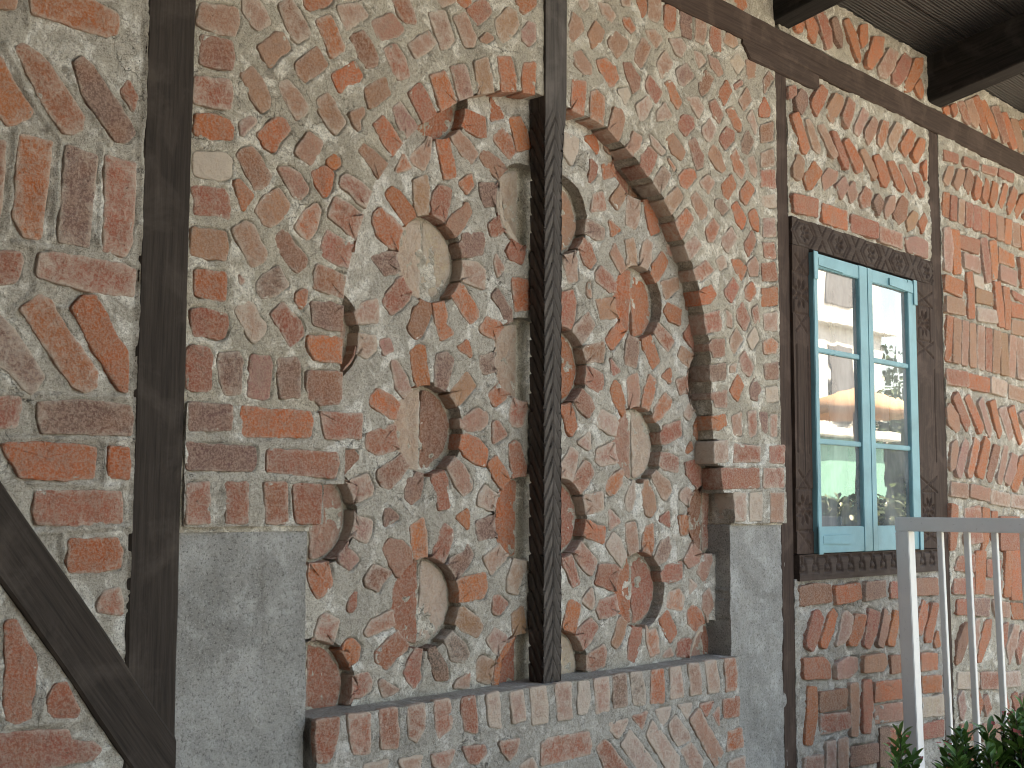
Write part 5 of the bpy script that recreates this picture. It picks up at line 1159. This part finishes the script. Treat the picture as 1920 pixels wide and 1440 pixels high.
def leaves(name, pts, dirs, sizes, mat, parent, curl=0.25, wide=0.32):
    V = []; Q = []; T = []
    for p, d, s in zip(pts, dirs, sizes):
        d = Vector(d).normalized(); up = Vector((0, 0, 1)) if abs(d.z) < 0.95 else Vector((1, 0, 0))
        sd = d.cross(up).normalized(); nn = sd.cross(d).normalized(); p = Vector(p)
        rl = random.uniform(-.8, .8); sd = (sd * math.cos(rl) + nn * math.sin(rl)); nn = sd.cross(d).normalized()
        b = len(V)
        for (f, wd, z) in ((0, .06, 0), (.3, .8, .05), (.65, 1, .0), (.88, .55, -.08), (1, .03, -.14)):
            c = p + d * (s * f) + nn * (s * z * curl * 2)
            V.append(c - sd * (s * wide * wd / 2) + nn * (.06 * s * wd)); V.append(c - nn * .0); V.append(c + sd * (s * wide * wd / 2) + nn * (.06 * s * wd))
        for k in range(4):
            a = b + 3 * k
            Q += [(a, a + 1, a + 4, a + 3), (a + 1, a + 2, a + 5, a + 4)]
        T += [random.random()] * 15
    me = np_mesh(name, np.array([tuple(v) for v in V]), np.array(Q))
    at = me.attributes.new('tint', 'FLOAT', 'POINT'); at.data.foreach_set('value', np.array(T, np.float32))
    return link(name, me, mat, parent)
def tube_mesh(name, paths, mat, parent, k=6):
    V = []; F = []
    for path in paths:
        b = len(V)
        for i, (p, r) in enumerate(path):
            p = Vector(p); q = Vector(path[min(i + 1, len(path) - 1)][0]) - Vector(path[max(i - 1, 0)][0]); q.normalize()
            a = q.orthogonal().normalized(); c = q.cross(a)
            for j in range(k):
                t = 2 * math.pi * j / k; V.append(p + (a * math.cos(t) + c * math.sin(t)) * r)
        for i in range(len(path) - 1):
            for j in range(k):
                j2 = (j + 1) % k
                F.append((b + i * k + j, b + i * k + j2, b + (i + 1) * k + j2, b + (i + 1) * k + j))
    return link(name, np_mesh(name, [tuple(v) for v in V], faces=F), mat, parent)
def shrub(label, base, height, rad, nst, seed):
    random.seed(seed)
    t = thing('flowering_shrub', label, 'shrub', base, 'red-flowered shrubs by the railing')
    paths = []; pts = []; dirs = []; sz = []; fl = []
    for i in range(nst):
        a = random.uniform(0, 6.283); r = rad * math.sqrt(random.random()) 
        tip = Vector(base) + Vector((math.cos(a) * r, math.sin(a) * r, height * random.uniform(.80, 1.0) * (1 - .22 * (r / rad) ** 2)))
        mid = Vector(base) + Vector((math.cos(a) * r * .7, math.sin(a) * r * .7, height * .5))
        b0 = Vector(base) + Vector((math.cos(a) * r * .35, math.sin(a) * r * .35, 0))
        paths.append([(b0, .006), (mid, .0045), (tip, .0025)])
        nl = random.randint(26, 34)
        for k in range(nl):
            f = 1 - 0.62 * (k / nl) ** 1.2
            p = (mid.lerp(tip, (f - .5) * 2) if f > .5 else b0.lerp(mid, f * 2))
            an = k * 2.4 + random.uniform(-.3, .3); el = 0.25 + 0.9 * (1 - k / nl)
            pts.append(p); dirs.append((math.cos(an) * math.cos(el), math.sin(an) * math.cos(el), math.sin(el) * random.uniform(.3, 1)))
            sz.append(random.uniform(.045, .085))
        if random.random() < .42:
            for q in range(random.randint(2, 5)):
                fl.append(tip + Vector((random.uniform(-.035, .035), random.uniform(-.035, .035), random.uniform(-.015, .04))))
    tube_mesh('stems', paths, BARK, t)
    leaves('foliage', pts, dirs, sz, LEAF, t)
    V = []; Q = []
    for c in fl:
        ax_ = Vector((random.uniform(-1, .2), random.uniform(-1, .2), .7)).normalized(); a = ax_.orthogonal().normalized(); b2 = ax_.cross(a)
        for q in range(4):
            th = q * math.pi / 2 + .3; d = a * math.cos(th) + b2 * math.sin(th); s2 = a * -math.sin(th) + b2 * math.cos(th)
            b = len(V); r = random.uniform(.008, .012)
            V += [c, c + d * r * .6 + s2 * r * .5 + ax_ * .002, c + d * r + ax_ * .003, c + d * r * .6 - s2 * r * .5 + ax_ * .002]; Q.append((b, b + 1, b + 2, b + 3))
    tag(link('flowers', np_mesh('flowers', np.array([tuple(v) for v in V]), np.array(Q), smooth=False), FLOWER, t), kind='stuff')
p = at_z(1835, 1395, 4.75); shrub('wide green shrub with small red flowers covering the foot of the railing', (p.x, p.y, 0), p.z + 0.055, 0.20, 50, 5)
p = at_z(1940, 1345, 4.6); shrub('taller green shrub at the right edge of the picture beside the railing bars', (p.x, p.y, 0), p.z + 0.07, 0.17, 36, 8)
p = at_z(1697, 1405, 4.85); shrub('thin upright sprig of green leaves beside the railing post', (p.x, p.y, 0), p.z + 0.09, 0.055, 5, 12)
random.seed(77)

# ------------------------------------------------------------------ across the yard: what the panes mirror
def mirror(px, py, dist, yg=-0.012):
    d = ray(px, py); t = (yg - CAM[1]) / d[1]; h = CAM + d * t; r = np.array([d[0], -d[1], d[2]]); r /= np.linalg.norm(r)
    return Vector(h + r * dist)
STUCCO = paint_mat('white stucco', (0.72, 0.70, 0.66), 0.9, (0.5, 0.47, 0.42), 0.2, 0.04)
SLATE = paint_mat('grey slate', (0.16, 0.16, 0.17), 0.7)
CLOTH = paint_mat('sand coloured canvas', (0.75, 0.45, 0.26), 0.85, (0.6, 0.4, 0.25), 0.2, 0.05)
GREEN = paint_mat('sea green boards', lin(120, 175, 160), 0.6)
def building():
    c = mirror(1560, 600, 16.0)
    e = mirror(1652, 600, 16.0)
    t = thing('building', 'white stucco building with grey window bands mirrored in the left leaf of the window', 'building', (c.x, c.y, 0))
    x0 = e.x - 4.6; x1 = e.x; yf = e.y; 
    # its face looks back towards the brick wall
    box_mesh('wall', [((x0, x1), (yf - 5, yf), (0, 9.5))], STUCCO, t, 0.02)
    for z in (2.6, 4.4, 6.3):
        box_mesh('cornice', [((x0 - .1, x1 + .15), (yf + 0.002, yf + .18), (z, z + .16))], STUCCO, t, 0.01)
    for k in range(3):
        xx = x0 + 0.5 + k * 1.15
        for z in (0.9, 2.9, 4.75, 6.7):
            box_mesh('window', [((xx, xx + .75), (yf + 0.002, yf + .03), (z, z + 1.2))], SLATE, t, 0.005)
    box_mesh('roof', [((x0 - .3, x1 + .3), (yf - 5.3, yf + .3), (9.51, 9.9))], SLATE, t, 0.02)
building()
def parasol():
    a = mirror(1500, 735, 8.0); b = mirror(1706, 770, 8.0)
    c = (a + b) / 2
    R_ = (a - b).length / 2 * 0.95
    t = thing('parasol', 'sand coloured garden parasol mirrored across both leaves of the window', 'parasol', (c.x, c.y, 0))
    zr = min(a.z, b.z); n = 8; V = [(c.x, c.y, zr + .22)]; F = []
    for ring, (rr, zz) in enumerate(((.5, .12), (1, 0), (1, -.09))):
        for k in range(n * 4):
            th = 2 * math.pi * k / (n * 4); sc = 1 - .05 * abs(math.sin(th * n / 2)) if ring else 1
            V.append((c.x + R_ * rr * sc * math.cos(th), c.y + R_ * rr * sc * math.sin(th), zr + zz))
    m = n * 4
    for k in range(m):
        F.append((0, 1 + k, 1 + (k + 1) % m))
        for r in range(2): F.append((1 + r * m + k, 1 + (r + 1) * m + k, 1 + (r + 1) * m + (k + 1) % m, 1 + r * m + (k + 1) % m))
    o = link('canopy', np_mesh('canopy', V, faces=F), CLOTH, t)
    o.modifiers.new('s', 'SOLIDIFY').thickness = .01
    tube_mesh('pole', [[((c.x, c.y, 0), .03), ((c.x, c.y, zr + .2), .025)]], WOOD_B, t, 10)
parasol()
def shed():
    a = mirror(1560, 860, 10.0); b = mirror(1640, 900, 10.0)
    t = thing('garden_shed', 'low sea green boarded shed mirrored in the lower left pane', 'shed', (a.x, a.y, 0))
    x0, x1 = a.x - 2.0, a.x + 1.3
    box_mesh('wall', [((x0, x1), (a.y - 2, a.y), (0, a.z + .25))], GREEN, t, .01)
    box_mesh('roof', [((x0 - .15, x1 + .15), (a.y - 2.2, a.y + .2), (a.z + .255, a.z + .36))], STUCCO, t, .01)
shed()
def crown_tree(label, base, h, rad, seed, nleaf, mat, zc, name='tree', cat='tree', grp='trees across the yard'):
    random.seed(seed)
    t = thing(name, label, cat, base, grp)
    b = Vector(base); paths = []
    top = b + Vector((0, 0, h * .75)); paths.append([(b, .14), (b + Vector((.05, 0, h * .4)), .11), (top, .04)])
    cl = []
    for i in range(16):
        a = random.uniform(0, 6.283); el = random.uniform(-.5, 1.3); r = rad * random.uniform(.45, .95)
        c = b + Vector((0, 0, zc)) + Vector((math.cos(a) * math.cos(el) * r, math.sin(a) * math.cos(el) * r, math.sin(el) * r * .9)); cl.append((c, rad * random.uniform(.28, .5)))
        paths.append([(b + Vector((0, 0, h * random.uniform(.3, .55))), .05), (b.lerp(c, .6) + Vector((0, 0, h * .2)), .03), (c, .01)])
    tube_mesh('trunk', paths, BARK, t)
    pts = []; dirs = []; sz = []
    for i in range(nleaf):
        c, r = random.choice(cl); d = Vector((random.gauss(0, 1), random.gauss(0, 1), random.gauss(0, 1))).normalized()
        pts.append(c + d * r * random.uniform(.4, 1) ** .5); dirs.append(d + Vector((0, 0, -.3))); sz.append(random.uniform(.10, .2))
    leaves('crown', pts, dirs, sz, mat, t, wide=.55)
q = mirror(1706, 700, 22.0); crown_tree('bushy green tree mirrored low against the sky in the right leaf', (q.x, q.y, 0), 4.2, 2.0, 3, 5200, LEAF_F, 2.6)
q = mirror(1690, 830, 15.0); crown_tree('dark leafy tree mirrored behind the parasol in the right leaf', (q.x, q.y, 0), 2.8, 1.6, 4, 5200, LEAF_F, 1.6)
def hedge():
    random.seed(9)
    a = mirror(1560, 960, 6.5); b = mirror(1712, 950, 6.5)
    t = thing('hedge', 'clipped bright green hedge mirrored along the bottom panes', 'hedge', (a.x, a.y, 0))
    d = (b - a); pts = []; dirs = []; sz = []; zt = 0.5 * (a.z + b.z) + .05
    for i in range(7000):
        f = random.uniform(-.5, 1.4); p = a + d * f; z = zt * random.random() ** .5
        o = Vector((random.uniform(-.25, .25), random.uniform(-.25, .25), 0))
        pts.append((p.x + o.x, p.y + o.y, z + random.uniform(-.05, .08))); dirs.append((random.gauss(0, 1), random.gauss(0, 1), random.gauss(.4, 1))); sz.append(random.uniform(.05, .10))
    leaves('foliage', pts, dirs, sz, LEAF_H, t, wide=.6)
hedge()
# unseen boarded wall and roof, added to block light from the left
tP = thing('light_blocker', 'added dark boarded wall and roof out of view, blocking light from the left', 'light_blocker', (-1.05, -4.5, 0))
box_mesh('blocker_wall_boards', [((-1.15, -1.0), (-9.0 + .3 * i, -9.0 + .3 * i + .29), (0, 4.2)) for i in range(30)], WOOD_B, tP, .004)
box_mesh('blocker_roof_boards', [((-4.2, 2.4), (-9.0 + .3 * i, -9.0 + .3 * i + .29), (4.3, 4.34)) for i in range(24)], WOOD_B, tP, .004)
